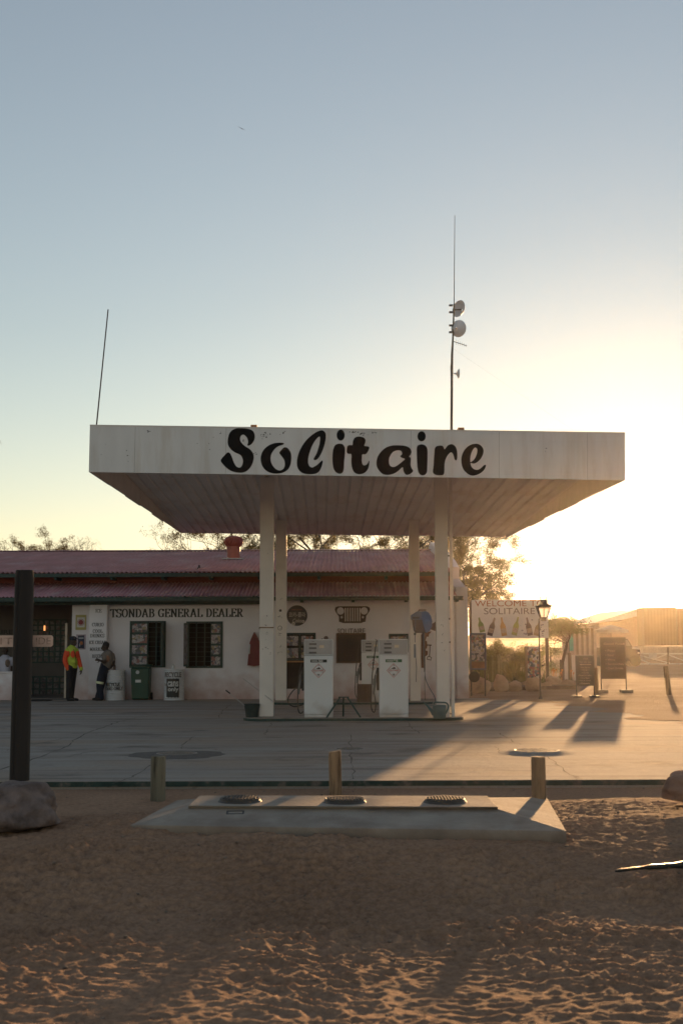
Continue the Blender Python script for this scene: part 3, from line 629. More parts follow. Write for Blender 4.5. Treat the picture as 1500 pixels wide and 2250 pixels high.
def grille():
    c = at(774, 1350, WY); k = WY/F; t = thing('wall_ornament', 'rusty flat steel cutout of an off-road car grille above the blackboard', 'ornament', (c.x, WY, c.z-.2))
    def U(u, v): return (c.x+(u-774)*k, c.z-(v-1350)*k)
    # traced at 7.5x: outline then holes
    def q(l): return [U(620+a/7.5, 1320+b/7.5) for a, b in l]
    out = q([(880, 105), (920, 92), (1390, 92), (1430, 108), (1444, 140), (1430, 180), (1380, 250), (1368, 345), (1330, 352), (1300, 366), (1000, 366), (965, 352), (935, 345), (935, 260), (880, 185), (866, 145)])
    hs = [[U(620+a/7.5, 1320+b/7.5) for a, b in ell(960, 168, 60, 60)], [U(620+a/7.5, 1320+b/7.5) for a, b in ell(1347, 168, 60, 60)],
          [U(620+a/7.5, 1320+b/7.5) for a, b in ell(978, 272, 18, 20)], [U(620+a/7.5, 1320+b/7.5) for a, b in ell(1326, 272, 18, 20)]]
    for i in range(7): x = 1028+i*39.5; hs.append(q([(x, 118), (x+22, 118), (x+22, 338), (x, 338)]))
    part('cutout', flat_mb([out]+hs, WY-.012, .02), mat('rust_dark', (.06, .035, .03), .7, .25, 12, .2), t)
    s = thing('wall_lettering', 'bare rusty wire letters SOLITAIRE standing on top of the blackboard', 'lettering', (c.x, WY, Z(1394, WY)))
    part('letters', text_mb('SOLITAIRE', X(741, WY), X(802, WY), Z(1392.5, WY), Z(1381, WY), WY-.01, .015), MATS['rust_dark'], s)
    b = rect(741, 801, 1394, 1454, WY); bb = thing('blackboard', 'blank blackboard in a thin brown frame on the wall between the pumps', 'blackboard', ((b[0]+b[1])/2, WY, b[2]))
    m_ = MB(); m_.box(b[0], b[1], WY-.03, WY-.004, b[2], b[3]); part('board', m_, mat('board_black', (.012, .011, .012), .65, .25, 3), bb)
    f = MB(); w = .035
    f.box(b[0]-w, b[0], WY-.045, WY-.003, b[2]-w, b[3]+w); f.box(b[1], b[1]+w, WY-.045, WY-.003, b[2]-w, b[3]+w)
    f.box(b[0], b[1], WY-.044, WY-.003, b[3], b[3]+w); f.box(b[0], b[1], WY-.044, WY-.003, b[2]-w, b[2]); part('frame', f, mat('brown_wood', (.12, .07, .05), .7, .2), bb)
grille()
def posters():
    y = WY; b = rect(167, 190, 1351, 1384, y)
    t = thing('tin_sign', 'yellow tin advertising sign with red ringed disc on the porch corner wall', 'sign', ((b[0]+b[1])/2, y, b[2]))
    m_ = MB(); m_.box(b[0], b[1], y-.02, y-.003, b[2], b[3]); part('plate', m_, mat('tin_yellow', (.36, .31, .10), .5, .12), t)
    w = b[1]-b[0]; h = b[3]-b[2]; cx = (b[0]+b[1])/2; cz = (b[2]+b[3])/2
    part('panel', MB().box(b[0]+w*.12, b[1]-w*.12, y-.024, y-.021, b[2]+h*.17, b[3]-h*.17), mat('tin_white', (.55, .53, .5), .5), t)
    part('disc', flat_mb([ell(cx, cz, w*.33, w*.33), ell(cx, cz, w*.29, w*.29), ell(cx, cz, w*.24, w*.24)], y-.0245, .004), mat('tin_red', (.22, .02, .03), .5), t)
    b = rect(168, 189, 1394, 1427, y)
    t = thing('poster', 'faded pink poster showing a dark blue snack packet below the yellow sign', 'poster', ((b[0]+b[1])/2, y, b[2]))
    part('sheet', MB().box(b[0], b[1], y-.012, y-.003, b[2], b[3]), mat('poster_pink', (.38, .3, .34), .6), t)
    w = b[1]-b[0]; h = b[3]-b[2]; a0 = b[0]+w*.17; a1 = b[1]-w*.14
    part('print', flat_mb([[(a0, b[2]+h*.06), ((a0+a1)/2, b[2]+h*.09), (a1, b[2]+h*.05), (a1-.01, cz-2), (a1, b[3]-h*.06), (a0, b[3]-h*.06)][:3]+[(a1-w*.02, b[2]+h*.5), (a1, b[3]-h*.06), (a0, b[3]-h*.07), (a0+w*.03, b[2]+h*.5)]], y-.0125, .003), mat('packet_blue', (.012, .016, .05), .4, .2), t)
    part('print', flat_mb([ell((a0+a1)/2+w*.04, b[2]+h*.42, w*.16, h*.12)], y-.0165, .002), mat('packet_orange', (.4, .13, .04), .5, .3), t)
    for o_ in ([(a0+w*.06, b[2]+h*.7), (a1-w*.06, b[2]+h*.72), (a1-w*.08, b[2]+h*.8), (a0+w*.08, b[2]+h*.79)], ell((a0+a1)/2-w*.12, b[2]+h*.3, w*.05, h*.12)):
        part('print', flat_mb([o_], y-.0165, .002), mat('packet_white', (.3, .33, .38), .5), t)
posters()
def extinguisher():
    c = at(557, 1430, WY); k = WY/F; y0 = WY-.28
    t = thing('fire_hose_cover', 'dark red pointed fabric cover hanging on the wall beside the front pillar', 'cover', (c.x, WY-.12, Z(1463, WY)))
    def P(u, v): return (X(u, WY), Z(v, WY))
    o = [P(545, 1461), P(549.5, 1412), P(553, 1402), P(559.5, 1388), P(567, 1401), P(571, 1410), P(573, 1461), P(560, 1463)]
    part('cover', flat_mb([o], WY-.004, .22), mat('cover_red', (.16, .022, .022), .6, .2, 5, .2), t, bevel=.02)
    part('label', MB().add([(*((P(546.5, 1436)[0], WY-.228)), P(0, 1436)[1]), (P(550, 1436)[0], WY-.228, P(0, 1436)[1]), (P(551.5, 1415)[0], WY-.228, P(0, 1415)[1]), (P(548.5, 1415)[0], WY-.228, P(0, 1415)[1])], [(0, 1, 2, 3)]), mat('label_white', (.5, .5, .5), .6), t)
extinguisher()
def wall_lamp():
    c = at(716, 1402, WY); t = thing('wall_lamp', 'small round bulkhead lamp on the wall above the black labelled pump', 'lamp', (c.x, WY, c.z-.06))
    part('housing', MB().cyl((c.x, WY-.05, c.z), (c.x, WY-.003, c.z), .055, .06, 20), mat('lamp_housing', (.12, .06, .05), .5), t, bevel=.006)
    part('lens', MB().lathe([(.04, 0), (.035, .02), (.015, .035)], (c.x, WY-.051, c.z), (0, -1, 0), 16), mat('lamp_lens', (.3, .2, .17), .3), t, smooth=True)
wall_lamp()
def rust_cutout():
    Yq = WY; t = thing('metal_cutout', 'rust brown jagged metal cutout fixed to the wall behind the blue hose reel', 'ornament', (X(928, Yq), Yq, Z(1468, Yq)))
    z = lambda a, b: (X(880+a/8.04, Yq), Z(1320+b/8.04, Yq))
    o = [(358, 610), (385, 570), (540, 545), (525, 575), (500, 590), (490, 640), (455, 640), (435, 710), (460, 720), (465, 800), (455, 850), (440, 850), (440, 890), (470, 890), (470, 960), (440, 980), (420, 1000), (400, 1190), (358, 1190)]
    part('cutout', flat_mb([[z(*p) for p in o]], Yq-.004, .03), mat('rust_brown', (.17, .07, .04), .8, .25, 10, .2), t)
    h = thing('hanging_hook', 'thin iron handle with a loop hanging from a wall peg beside the rusty cutout', 'hook', (X(942, Yq), Yq-.05, Z(1452, Yq)))
    P = lambda a, b: (z(a, b)[0], Yq-.06, z(a, b)[1])
    part('peg', MB().bar((*z(460, 787)[:1], Yq-.06, z(460, 787)[1]), (z(540, 790)[0], Yq-.06, z(540, 790)[1]), .03), MATS['rust_dark'], h)
    part('rod', MB().tube([P(514, 790), P(508, 880), P(500, 985)], .012, 6), MATS['rust_dark'], h)
    part('loop', MB().tube([P(500, 985), P(465, 1000), P(455, 1035), P(525, 1055), P(535, 1010), P(500, 985)], .012, 6), MATS['rust_dark'], h)
rust_cutout()
def low_wall():
    a = rect(-260, 28, 1476, 1536, WY); t = thing('porch_wall_low', 'low whitewashed parapet wall in front of the dark porch, stained pink below', 'wall', ((a[0]+a[1])/2, WY, 0))
    part('wall', MB().box(a[0], a[1], WY-.02, WY+.2, -.02, a[3]-.05), plaster_w, t); part('coping', MB().box(a[0], a[1]+.02, WY-.05, WY+.23, a[3]-.05, a[3]), plaster, t, bevel=.01)
    solo('doormat', MB().box(X(60, WY-.6), X(114, WY-.6), WY-.85, WY-.35, .002, .028), mat('mat_black', (.02, .02, .022), .95, .2, 30, .4), 'black rubber doormat on the ground before the porch', 'doormat', bevel=.008)
low_wall()
# ================================================================ THE CANOPY
white = mat('white_metal', (.74, .72, .70), .5, .06, 1.6, .12, 2.2, col2=(.60, .54, .47), mix_scale=1.3, mixlo=.5, mixhi=.75, streak=(2.2, 1, .35))
cream = mat('cream_metal', (.71, .65, .60), .55, .07, 2.5, .06, 20)
soffit_m = mat('soffit_metal', (.82, .76, .73), .55, .06, 1.0, .02, 10, streak=(1, .5, 1), col2=(.75, .66, .61), mix_scale=1.2)
DF = 21.8; DB = 35.6
LET = 'S o l i t a i r e'
TILE = {
 'S': (480, [[(480,105),(590,112),(690,145),(735,200),(748,280),(730,360),(680,430),(620,462),(596,445),(612,400),(605,340),(575,280),(520,235),(470,250),(445,305),(455,370),(500,430),(560,480),(640,530),(695,590),(725,660),(722,750),(690,850),(640,930),(560,995),(470,1018),(370,1012),(270,985),(180,930),(100,850),(50,780),(70,725),(120,670),(165,620),(205,600),(245,630),(275,690),(300,760),(330,830),(370,890),(430,915),(475,890),(500,830),(505,760),(480,690),(440,645),(350,605),(270,550),(215,480),(192,400),(200,300),(225,215),(275,150),(350,112),(410,103)]]),
 'o': (560, [[(600,420),(570,403),(490,402),(400,412),(300,450),(210,515),(145,610),(120,720),(135,830),(185,930),(270,1000),(380,1033),(490,1035),(590,1010),(680,950),(730,860),(750,740),(742,620),(700,540),(650,500),(600,500),(560,535),(505,600),(520,640),(560,690),(605,760),(618,840),(600,920),(550,965),(490,970),(420,935),(360,860),(325,770),(328,670),(370,580),(440,500),(510,462),(575,442)]]),
 'l': (560, [[(1460,260),(1450,200),(1400,150),(1340,152),(1250,190),(1140,270),(1040,370),(960,490),(900,620),(868,760),(870,880),(910,970),(980,1025),(1070,1048),(1180,1048),(1270,1030),(1330,980),(1370,900),(1390,830),(1395,785),(1380,765),(1355,790),(1290,850),(1230,890),(1180,912),(1130,890),(1098,830),(1095,740),(1115,640),(1150,530),(1200,420),(1260,330),(1320,275),(1345,300),(1335,400),(1310,500),(1270,620),(1220,710),(1210,745),(1240,760),(1290,735),(1350,650),(1400,540),(1435,430),(1455,340)]]),
 'i': (680, [ell(640, 245, 82, 112, 20), [(620,422),(680,435),(720,490),(730,560),(722,680),(710,800),(705,920),(690,990),(660,1030),(610,1040),(550,1015),(500,950),(478,860),(470,740),(475,620),(490,530),(520,460),(565,430)]]),
 't': (680, [[(1030,275),(1110,295),(1150,340),(1148,390),(1125,465),(1190,475),(1230,500),(1200,580),(1150,640),(1085,640),(1075,720),(1075,800),(1100,860),(1140,868),(1185,840),(1222,770),(1230,800),(1220,880),(1190,960),(1130,1020),(1060,1047),(980,1045),(910,1000),(870,900),(858,780),(860,640),(800,630),(765,600),(768,520),(785,465),(830,450),(882,450),(890,380),(920,310),(970,280)]]),
 'a': (800, [[(720,455),(830,465),(920,500),(965,560),(965,620),(920,690),(955,712),(955,770),(950,860),(975,930),(1003,985),(950,1040),(880,1065),(835,1040),(805,980),(785,905),(700,980),(600,1040),(480,1065),(380,1045),(300,970),(255,880),(252,780),(280,680),(350,580),(450,500),(560,462),(640,455)], [(735,560),(770,590),(775,640),(738,680),(780,715),(835,735),(780,790),(700,855),(620,900),(560,895),(520,860),(505,790),(515,710),(550,640),(600,585),(670,560)]]),
 'j': (800, [ell(1178, 270, 85, 103, 20), [(1170,435),(1240,450),(1285,500),(1300,570),(1300,750),(1295,900),(1285,1010),(1240,1065),(1170,1068),(1120,1020),(1095,920),(1085,780),(1080,640),(1080,520),(1100,460)]]),
 'r': (920, [[(450,460),(495,475),(525,540),(580,470),(640,435),(700,440),(755,490),(780,560),(788,650),(780,740),(755,768),(730,740),(715,680),(690,620),(655,600),(610,635),(560,710),(530,800),(522,900),(520,1000),(500,1060),(440,1072),(350,1065),(300,1035),(285,990),(300,870),(305,750),(315,620),(325,520),(360,475),(410,463)]]),
 'e': (920, [[(1160,422),(1240,438),(1300,490),(1328,560),(1315,640),(1270,730),(1200,800),(1130,832),(1070,820),(1058,826),(1075,890),(1130,945),(1200,960),(1260,935),(1330,870),(1365,855),(1375,885),(1340,960),(1270,1025),(1170,1070),(1080,1078),(1000,1040),(920,960),(880,860),(870,740),(890,640),(950,530),(1050,450)], [(1165,502),(1195,530),(1195,600),(1170,680),(1130,750),(1075,795),(1056,795),(1052,740),(1065,650),(1100,560),(1135,510)]]),
}
def canopy():
    t = thing('fuel_canopy', 'big white flat fuel station canopy lettered Solitaire on four cream steel columns', 'canopy', (.25, 28.6, 0))
    tl = at(198, 936, DF); bl = at(195.5, 1037, DF); tr = at(1372, 953, DF); br = at(1372.5, 1055, DF)
    cb = at(397, 1171, DB); cr = at(1115, 1180, DB)
    hb = .95
    # front fascia: three sheets butted with hairline joints
    fr = MB(); fr.prism([bl, br, tr, tl], (0, .05, 0)); fa = part('fascia', fr, white, t, label='front fascia board with big black script lettering')
    for u in (.085, .255, .43, .60, .765, .93):     # butt joints of the sheets
        a_ = bl.lerp(br, u); b_ = tl.lerp(tr, u); sm = MB(); sm.add([(a_.x-.0035, DF-.0006, a_.z+.004), (a_.x+.0035, DF-.0006, a_.z+.004), (b_.x+.0035, DF-.0006, b_.z-.004), (b_.x-.0035, DF-.0006, b_.z-.004)], [(0, 1, 2, 3)]); part('seam', sm, mat('seam', (.42, .39, .36), .7), fa)
    # slim lip flashings top and bottom
    lp = MB(); lp.prism([tl+Vector((0, -.004, 0)), tr+Vector((0, -.004, 0)), tr+Vector((0, -.004, .025)), tl+Vector((0, -.004, .025))], (0, .07, 0)); part('top_flashing', lp, cream, t)
    def side(f_b, f_t, b_b, s):
        mb = MB(); n = 7
        for i in range(n):           # each sheet sags a little differently
            u0 = i/n; u1 = (i+1)/n
            def P(u, z): p = f_b.lerp(b_b, u); return Vector((p.x, p.y+.051 if u == 0 else p.y, z))
            sag = [0, .01, -.006, .018, -.016, .006, 0][i]
            zb0 = f_b.lerp(b_b, u0).z+sag*.7; zb1 = f_b.lerp(b_b, u1).z+sag; zt = lambda u: (f_t.z*(1-u)+(b_b.z+hb)*u)
            o = .006*(i % 2)
            mb.prism([P(u0, zb0), P(u1, zb1), P(u1, zt(u1)), P(u0, zt(u0))], (s*(.03+o), 0, 0))
        return mb
    part('side_fascia', side(bl, tl, cb, 1), cream, t); part('side_fascia', side(br, tr, cr, -1), cream, t)
    bk = MB(); bk.prism([cb+Vector((0, .002, 0)), cr+Vector((0, .002, 0)), cr+Vector((0, .002, hb)), cb+Vector((0, .002, hb))], (0, .04, 0)); part('rear_fascia', bk, cream, t)
    # ribbed ceiling
    so = MB(); pitch = .245
    def zc(u, v):    # u across 0..1, v depth 0..1
        zf = (bl.z*(1-u)+br.z*u)+.60; zb = cb.z*(1-u)+cr.z*u+.012; return zf*(1-v)+zb*v
    nrib = int((br.x-bl.x)/pitch); prof = []
    for i in range(nrib):
        for (o, h) in ((0, 0), (.62, 0), (.70, .045), (.92, .045)): prof.append(((i+o)/nrib, h))
    prof.append((1, 0)); rows = [0, .25, .437, .4375, .7, 1]
    vs = []
    for v in rows:
        for (u, h) in prof:
            xl = bl.x*(1-v)+cb.x*v+.04; xr = br.x*(1-v)+cr.x*v-.04; y = DF+.055+(DB-DF-.06)*v
            vs.append((xl+(xr-xl)*u, y, zc(u, v)+h+(.008 if v > .437 and v < 1 else 0)+.004*math.sin(u*40+v*5)))
    k = len(prof); so.add(vs, [(r*k+i, r*k+i+1, (r+1)*k+i+1, (r+1)*k+i) for r in range(len(rows)-1) for i in range(k-1)])
    part('ceiling', so, soffit_m, t)
    rf = MB(); rf.add([(bl.x+.05, DF+.06, tl.z-.12), (br.x-.05, DF+.06, tr.z-.12), (cr.x-.05, DB, cr.z+hb-.1), (cb.x+.05, DB, cb.z+hb-.1)], [(0, 1, 2, 3)]); part('roof_deck', rf, mat('galv', (.4, .38, .36), .5, .1), t)
    # lettering
    for key in 'Solitajre':
        x0, outs = TILE[key]; sp = []
        for o in outs:
            w = []
            for p in smooth_pts([(a, b, 0) for a, b in o], 3, True):
                q = at(x0+p.x/9.375, 930+p.y/9.375, DF); w.append((q.x, q.z))
            sp.append(w)
        part('letter', flat_mb(sp, DF-.001, .005), mat('letter_black', (.009, .009, .010), .7, .3, 5, spec=.1), fa)
    # chips and smudges in the paint
    rs = random.Random(5); ch = MB(); i = 0
    for (u, v, n, sx, sy) in ((327, 948, 6, 3, 2), (580, 955, 22, 9, 6), (622, 950, 8, 5, 5), (535, 968, 5, 3, 3), (487, 952, 4, 3, 4), (776, 950, 10, 9, 2), (800, 952, 12, 8, 3), (822, 951, 9, 6, 3), (450, 980, 4, 40, 25), (563, 998, 4, 6, 3), (1198, 988, 2, 2, 4), (250, 1000, 5, 40, 25)):
        for _ in range(n):
            c = at(u+rs.gauss(0, sx*.6), v+rs.gauss(0, sy*.6), DF); r_ = rs.uniform(.004, .014); i += 1
            ch.add([(c.x+r_*rs.uniform(.6, 1.6)*math.cos(a), DF-.0015-.0002*(i % 5), c.z+r_*rs.uniform(.4, 1)*math.sin(a)) for a in [k*PI/3 for k in range(6)]], [tuple(range(6))])
    setp(part('paint_chips', ch, mat('chip', (.06, .05, .045), .8), fa), kind='stuff')
    for px in (552, 1005):
        ro = MB(); c = at(px+7, 939 if px < 800 else 945, DF+.3); ro.box(c.x-.06, c.x+.05, DF+.2, DF+.45, c.z-.2, c.z+.03)
        part('roof_bracket', ro, mat('rust_light', (.25, .14, .07), .8, .3), t)
    # columns: channel pairs
    def column(px0, px1, pyb, w3, lab, grime):
        y = gnd((px0+px1)/2, pyb, .06).y; x0 = X(px0, y, pyb); x1 = X(px1, y, pyb); d = .27 if y < 30 else .25
        u = (x0+x1)/2; uu = (u-bl.x)/(br.x-bl.x); vv = (y-DF)/(DB-DF); zt = zc(min(max(uu, 0), 1), vv)-.004
        mb = MB(); w = x1-x0
        mb.box(x0, x1, y, y+.02, .06, zt); mb.box(x0, x0+.02, y+.0201, y+d, .06, zt); mb.box(x1-.02, x1, y+.0201, y+d, .06, zt); mb.box(x0+.0201, x1-.0201, y+d-.02, y+d-.001, .06, zt)
        c = part('column', mb, cream, t, bevel=.006, label=lab)
        part('base_plate', MB().box(x0-.02, x1+.02, y-.02, y+d+.02, .0605, .075), mat('plate_grey', (.25, .22, .19), .7), c)
        if grime:
            mk = MB(); kk = y/F; rs = random.Random(int(px0))
            for (cx, cy, rr, kind) in grime:
                q = at(cx, cy, y)
                if kind == 'o': mk.mesh(_m2d([ell(0, 0, rr*kk, rr*kk, 16), ell(0, 0, rr*kk*.8, rr*kk*.8, 16)], q, y))
                elif kind == 'd': mk.mesh(_m2d([ell(0, 0, rr*kk, rr*kk, 12)], q, y))
                else:
                    for j in range(kind):
                        a = (q.x+rs.gauss(0, rr*kk*.5), y-.002, q.z+rs.gauss(0, rr*kk*.4)); b = (a[0]+rs.gauss(0, rr*kk*.5), y-.002, a[2]+rs.gauss(0, rr*kk*.35))
                        mk.bar(a, b, .007, .0015)
            part('graffiti', mk, mat('scribble', (.07, .055, .05), .8), c)
        return y, x0, x1, zt
    def _m2d(sp, q, y):
        me = curve_mesh(sp, .002)
        for v in me.vertices: v.co = (q.x+v.co.x, y-.002+v.co.z*.2, q.z+v.co.y)
        return me
    cols = []
    G1 = [(587, 1354, 3, 6), (585, 1374, 3, 7), (585, 1391, 3, 6), (583, 1406, 2, 4), (585, 1425, 4, 5), (577, 1426, 2, 3), (592, 1437, 3, 3), (588, 1216, .6, 'd')]
    cols.append(column(569.8, 600, 1575.5, 2, 'front left column with a rusty clamp band', G1))
    y, x0, x1, zt = cols[0]; b = at(585, 1379, y); bd = MB(); bd.box(x0-.012, x1+.012, y-.01, y-.0005, b.z-.012, b.z+.012); bd.box(x0-.012, x0-.001, y-.01, y+.1, b.z-.03, b.z+.012)
    part('clamp_band', bd, mat('rust_light', (.25, .14, .07), .8), t)
    cols.append(column(960.3, 988, 1577.5, 2, 'front right column with pencil scribbles', [(972, 1374, 3, 8), (972, 1394, 3, 5), (971, 1412, 2, 4), (975, 1428, 3, 4), (970, 1428, 2, 2)]))
    cols.append(column(605, 629, 1540, 2, None, [(616, 1341.5, 3, 'd'), (615, 1355, 4, 9), (615, 1380, 5, 'o'), (615, 1380, 3, 4), (615, 1394, 5, 8), (616, 1421, 4, 7), (613, 1434, 4, 4), (616, 1316, 4, 2)]))
    cols.append(column(901.5, 924, 1541, 2, None, []))
    y, x0, x1, zt = cols[1]; py_ = y+.1; a = X(990.5, py_, 1500); b = X(998, py_, 1500)
    part('drainpipe', MB().box(a, b, py_, py_+.075, .06, zt-.02), cream, t, bevel=.012)
    for z in (2.02, 1.55, .12, 3.3): part('pipe_clip', MB().box(x1+.001, a-.001, py_+.02, py_+.05, z, z+.03), mat('clip_dark', (.07, .05, .04), .7), t)
    return cols
COLS = canopy()

# ---------------------------------------------------------------- islands
isl_m = mat('island_concrete', (.34, .29, .25), .85, .15, 3, .2, 30, col2=(.24, .2, .17))
def island(pxl, pxr, yf, depth, lab):
    x0 = X(pxl, yf, 1580); x1 = X(pxr, yf, 1580); t = thing('pump_island', lab, 'kerb island', ((x0+x1)/2, yf, 0))
    def outline(i):
        r = depth/2*.55; P = []
        for (cx, cy, a0) in ((x1-i-r, yf+i+r, -90), (x1-i-r, yf+depth-i-r, 0), (x0+i+r, yf+depth-i-r, 90), (x0+i+r, yf+i+r, 180)):
            for k in range(7): a = R(a0+15*k); P.append((cx+r*math.cos(a), cy+r*math.sin(a)))
        return P
    part('kerb_edge', MB().prism([(a, b, .0005) for a, b in outline(0)], (0, 0, .052)), MATS['green_paint'], t, bevel=.006)
    part('island_top', MB().prism([(a, b, .0532) for a, b in outline(.012)], (0, 0, .007)), isl_m, t)
IY = gnd(750, 1584.5, 0).y
island(532, 1021, IY, 1.25, 'front kerb island with dark green edge under the two near fuel pumps')
IB = gnd(750, 1548.5, 0).y
island(596, 953, IB, 1.3, 'rear kerb island with dark green edge nearer the shop wall')

# ---------------------------------------------------------------- pumps
pump_w = mat('pump_white', (.66, .67, .68), .38, .03, 2, .02, 20, zstain=((.4, .34, .3), -.05, .35))
def pump(px0, px1, y, lab, grn, title, num, warm=False, nozzle=True, group='white fuel pumps under the canopy'):
    x0 = X(px0, y, 1500); w = .585; x1 = x0+w; d = .46; z0 = .0605; zt = Z(1404.5 if y < 28 else 1406, y)
    t = thing('fuel_pump', lab, 'fuel pump', ((x0+x1)/2, y+d/2, z0), group)
    k = (zt-z0)/171.0; zz = lambda v: z0+v*k            # v: pixels above the foot in the front pump's picture
    ux = lambda u: x0+u*w/64.0
    part('plinth', MB().box(x0+.004, x1-.004, y+.004, y+d-.004, z0, zz(6.5)), pump_w, t, bevel=.004)
    part('cabinet', MB().box(x0, x1, y, y+d, zz(7.2), zz(135.2)), pump_w, t, bevel=.008)
    hd = MB(); hd.box(x0, x1, y, y+d, zz(136.2), zt); head = part('head', hd, pump_w, t, bevel=.008)
    fr = MB(); a, b, c, e = ux(1.5), ux(62), zz(138.5), zz(169)
    fr.box(a, a+.012, y-.012, y-.001, c, e); fr.box(b-.012, b, y-.012, y-.001, c, e); fr.box(a+.0125, b-.0125, y-.012, y-.001, e-.012, e); fr.box(a+.0125, b-.0125, y-.012, y-.001, c, c+.012)
    part('display_frame', fr, mat('pump_trim', (.3, .29, .29), .4), head)
    part('display_panel', MB().box(a+.013, b-.013, y-.004, y-.001, c+.013, e-.013), mat('panel_grey', (.38, .375, .385), .25, .06), head)
    for v in (160.5, 151.5, 141.8):
        s = MB(); s.box(ux(11), ux(27.5), y-.011, y-.0045, zz(v-2), zz(v+2)); part('readout', s, mat('readout', (.06, .055, .055), .3, .2), head)
    part('lettering', MB().box(ux(17), ux(23), y-.006, y-.0045, zz(166), zz(166.8)), black, head)
    part('notice', MB().box(ux(34), ux(44), y-.006, y-.0045, zz(152), zz(158)), mat('notice_cream', (.6, .52, .38), .6), head)
    part('label_plate', MB().box(ux(14), ux(50.5), y-.005, y-.0005, zz(120), zz(126.5)), mat('label_green', (.04, .12, .05), .5, .1) if grn else mat('label_black', (.02, .02, .02), .5), t)
    lw = mat('label_text', (.6, .6, .58), .6)
    part('lettering', text_mb(title, ux(17), ux(31), zz(121.5), zz(125), y-.0055, .002, .02), lw, t)
    part('lettering', text_mb(num, ux(32), ux(41.5), zz(120.6), zz(125.9), y-.0055, .002, .03), lw, t)
    cx, cz = ux(32), zz(102); hw = 15.5*w/64; hh = 16*k
    def dia(s): return [(cx-hw*s, cz), (cx, cz-hh*s), (cx+hw*s, cz), (cx, cz+hh*s)]
    part('emblem', flat_mb([dia(1), dia(.91)], y-.0005, .003), mat('emblem_red', (.42, .09, .05), .5), t)
    part('lettering', text_mb('SOLITAIRE', cx-hw*.74, cx+hw*.74, cz-hh*.1, cz+hh*.12, y-.0005, .003, .03), MATS['emblem_red'], t)
    em = MB()
    for (z_, hwid) in ((cz+hh*.2, .72), (cz-hh*.2, .72)):
        for (a_, b_) in ((cx-hw*hwid, cx-hw*.35), (cx+hw*.35, cx+hw*hwid)): part('emblem', MB().box(a_, b_, y-.003, y-.0005, z_-.003, z_+.003), mat('emblem_dark', (.1, .06, .05), .6), t)
    # a tiny car over the name, a palm under it
    for o_ in ([(cx-hw*.3, cz+hh*.2), (cx-hw*.28, cz+hh*.33), (cx-hw*.1, cz+hh*.36), (cx-hw*.05, cz+hh*.46), (cx+hw*.17, cz+hh*.46), (cx+hw*.24, cz+hh*.34), (cx+hw*.3, cz+hh*.2)],
                           ell(cx, cz+hh*.72, hw*.08, hh*.08, 10), ell(cx, cz-hh*.52, hw*.2, hh*.07, 10), ell(cx, cz-hh*.68, hw*.1, hh*.06, 10)):
        part('emblem', flat_mb([o_], y-.0005, .0035), MATS['emblem_dark'], t)
    # nozzle holster, nozzle and hose on the left side
    rub = mat('black_rubber', (.015, .015, .016), .5, .2)
    hx = x0-.045
    part('nozzle_holster', MB().box(x0-.05, x0-.001, y+.08, y+.22, zz(58), zz(108)), MATS['panel_grey'] if False else rub, t, bevel=.01)
    nz = MB(); nz.tube([(hx-.03, y+.1, zz(92)), (hx-.04, y+.08, zz(80)), (hx-.055, y+.06, zz(66)), (hx-.07, y+.05, zz(50))], [.02, .034, .028, .018], 8)
    nz.tube([(hx-.03, y+.09, zz(92)), (hx-.015, y+.09, zz(99)), (hx, y+.1, zz(104))], [.012, .011, .01], 8); nz.bar((hx-.075, y+.05, zz(84)), (hx-.085, y+.05, zz(70)), .012)
    part('nozzle', nz, mat('nozzle_metal', (.12, .12, .12), .35, .2, metal=.5), t, smooth=True)
    hs = smooth_pts([(hx+.0, y+.1, zz(165)), (hx-.0, y+.08, zz(168)), (hx-.03, y+.06, zz(150)), (hx-.08, y+.05, zz(110)), (hx-.11, y+.04, zz(70)), (hx-.125, y+.04, zz(30)), (hx-.10, y+.04, zz(14)), (hx-.05, y+.04, zz(12)), (hx-.03, y+.04, zz(30)), (hx-.06, y+.05, zz(52))], 6) if nozzle == 1 else \
         smooth_pts([(hx, y+.1, zz(120)), (hx-.06, y+.05, zz(96)), (hx-.08, y+.05, zz(66)), (hx-.085, y+.04, zz(30)), (hx-.065, y+.04, zz(13)), (hx-.02, y+.05, zz(9)), (hx+.02, y+.12, zz(12))], 6)
    part('hose', MB().tube(hs, .0125, 8), rub, t, smooth=True)
    if nozzle == 2:
        h2 = smooth_pts([(hx-.06, y+.3, zz(70)), (hx-.2, y+.3, zz(56)), (hx-.29, y+.3, zz(40)), (hx-.27, y+.3, zz(28)), (hx-.15, y+.3, zz(22)), (hx, y+.3, zz(26))], 6); part('hose', MB().tube(h2, .012, 8), rub, t, smooth=True)
    tp = MB(); tp.cyl((ux(40), y+d/2, zt), (ux(40), y+d/2, zt+.02), .012, .012, 8); part('vent_cap', tp, black, t)
    return t
PY = gnd(700, 1576.5, .06).y
pump(668, 732, PY, 'white fuel pump with a black diesel label, left of the tripod', False, 'DIESEL', '50', nozzle=2)
pump(833, 896, PY, 'white fuel pump with a bright green label, right of the tripod', True, 'UNLEADED', '95', nozzle=1)
PB = IB+.31
pump(794.5, 846, PB, 'fuel pump half hidden behind the green labelled one, on the rear island', True, 'UNLEADED', '95', nozzle=1)

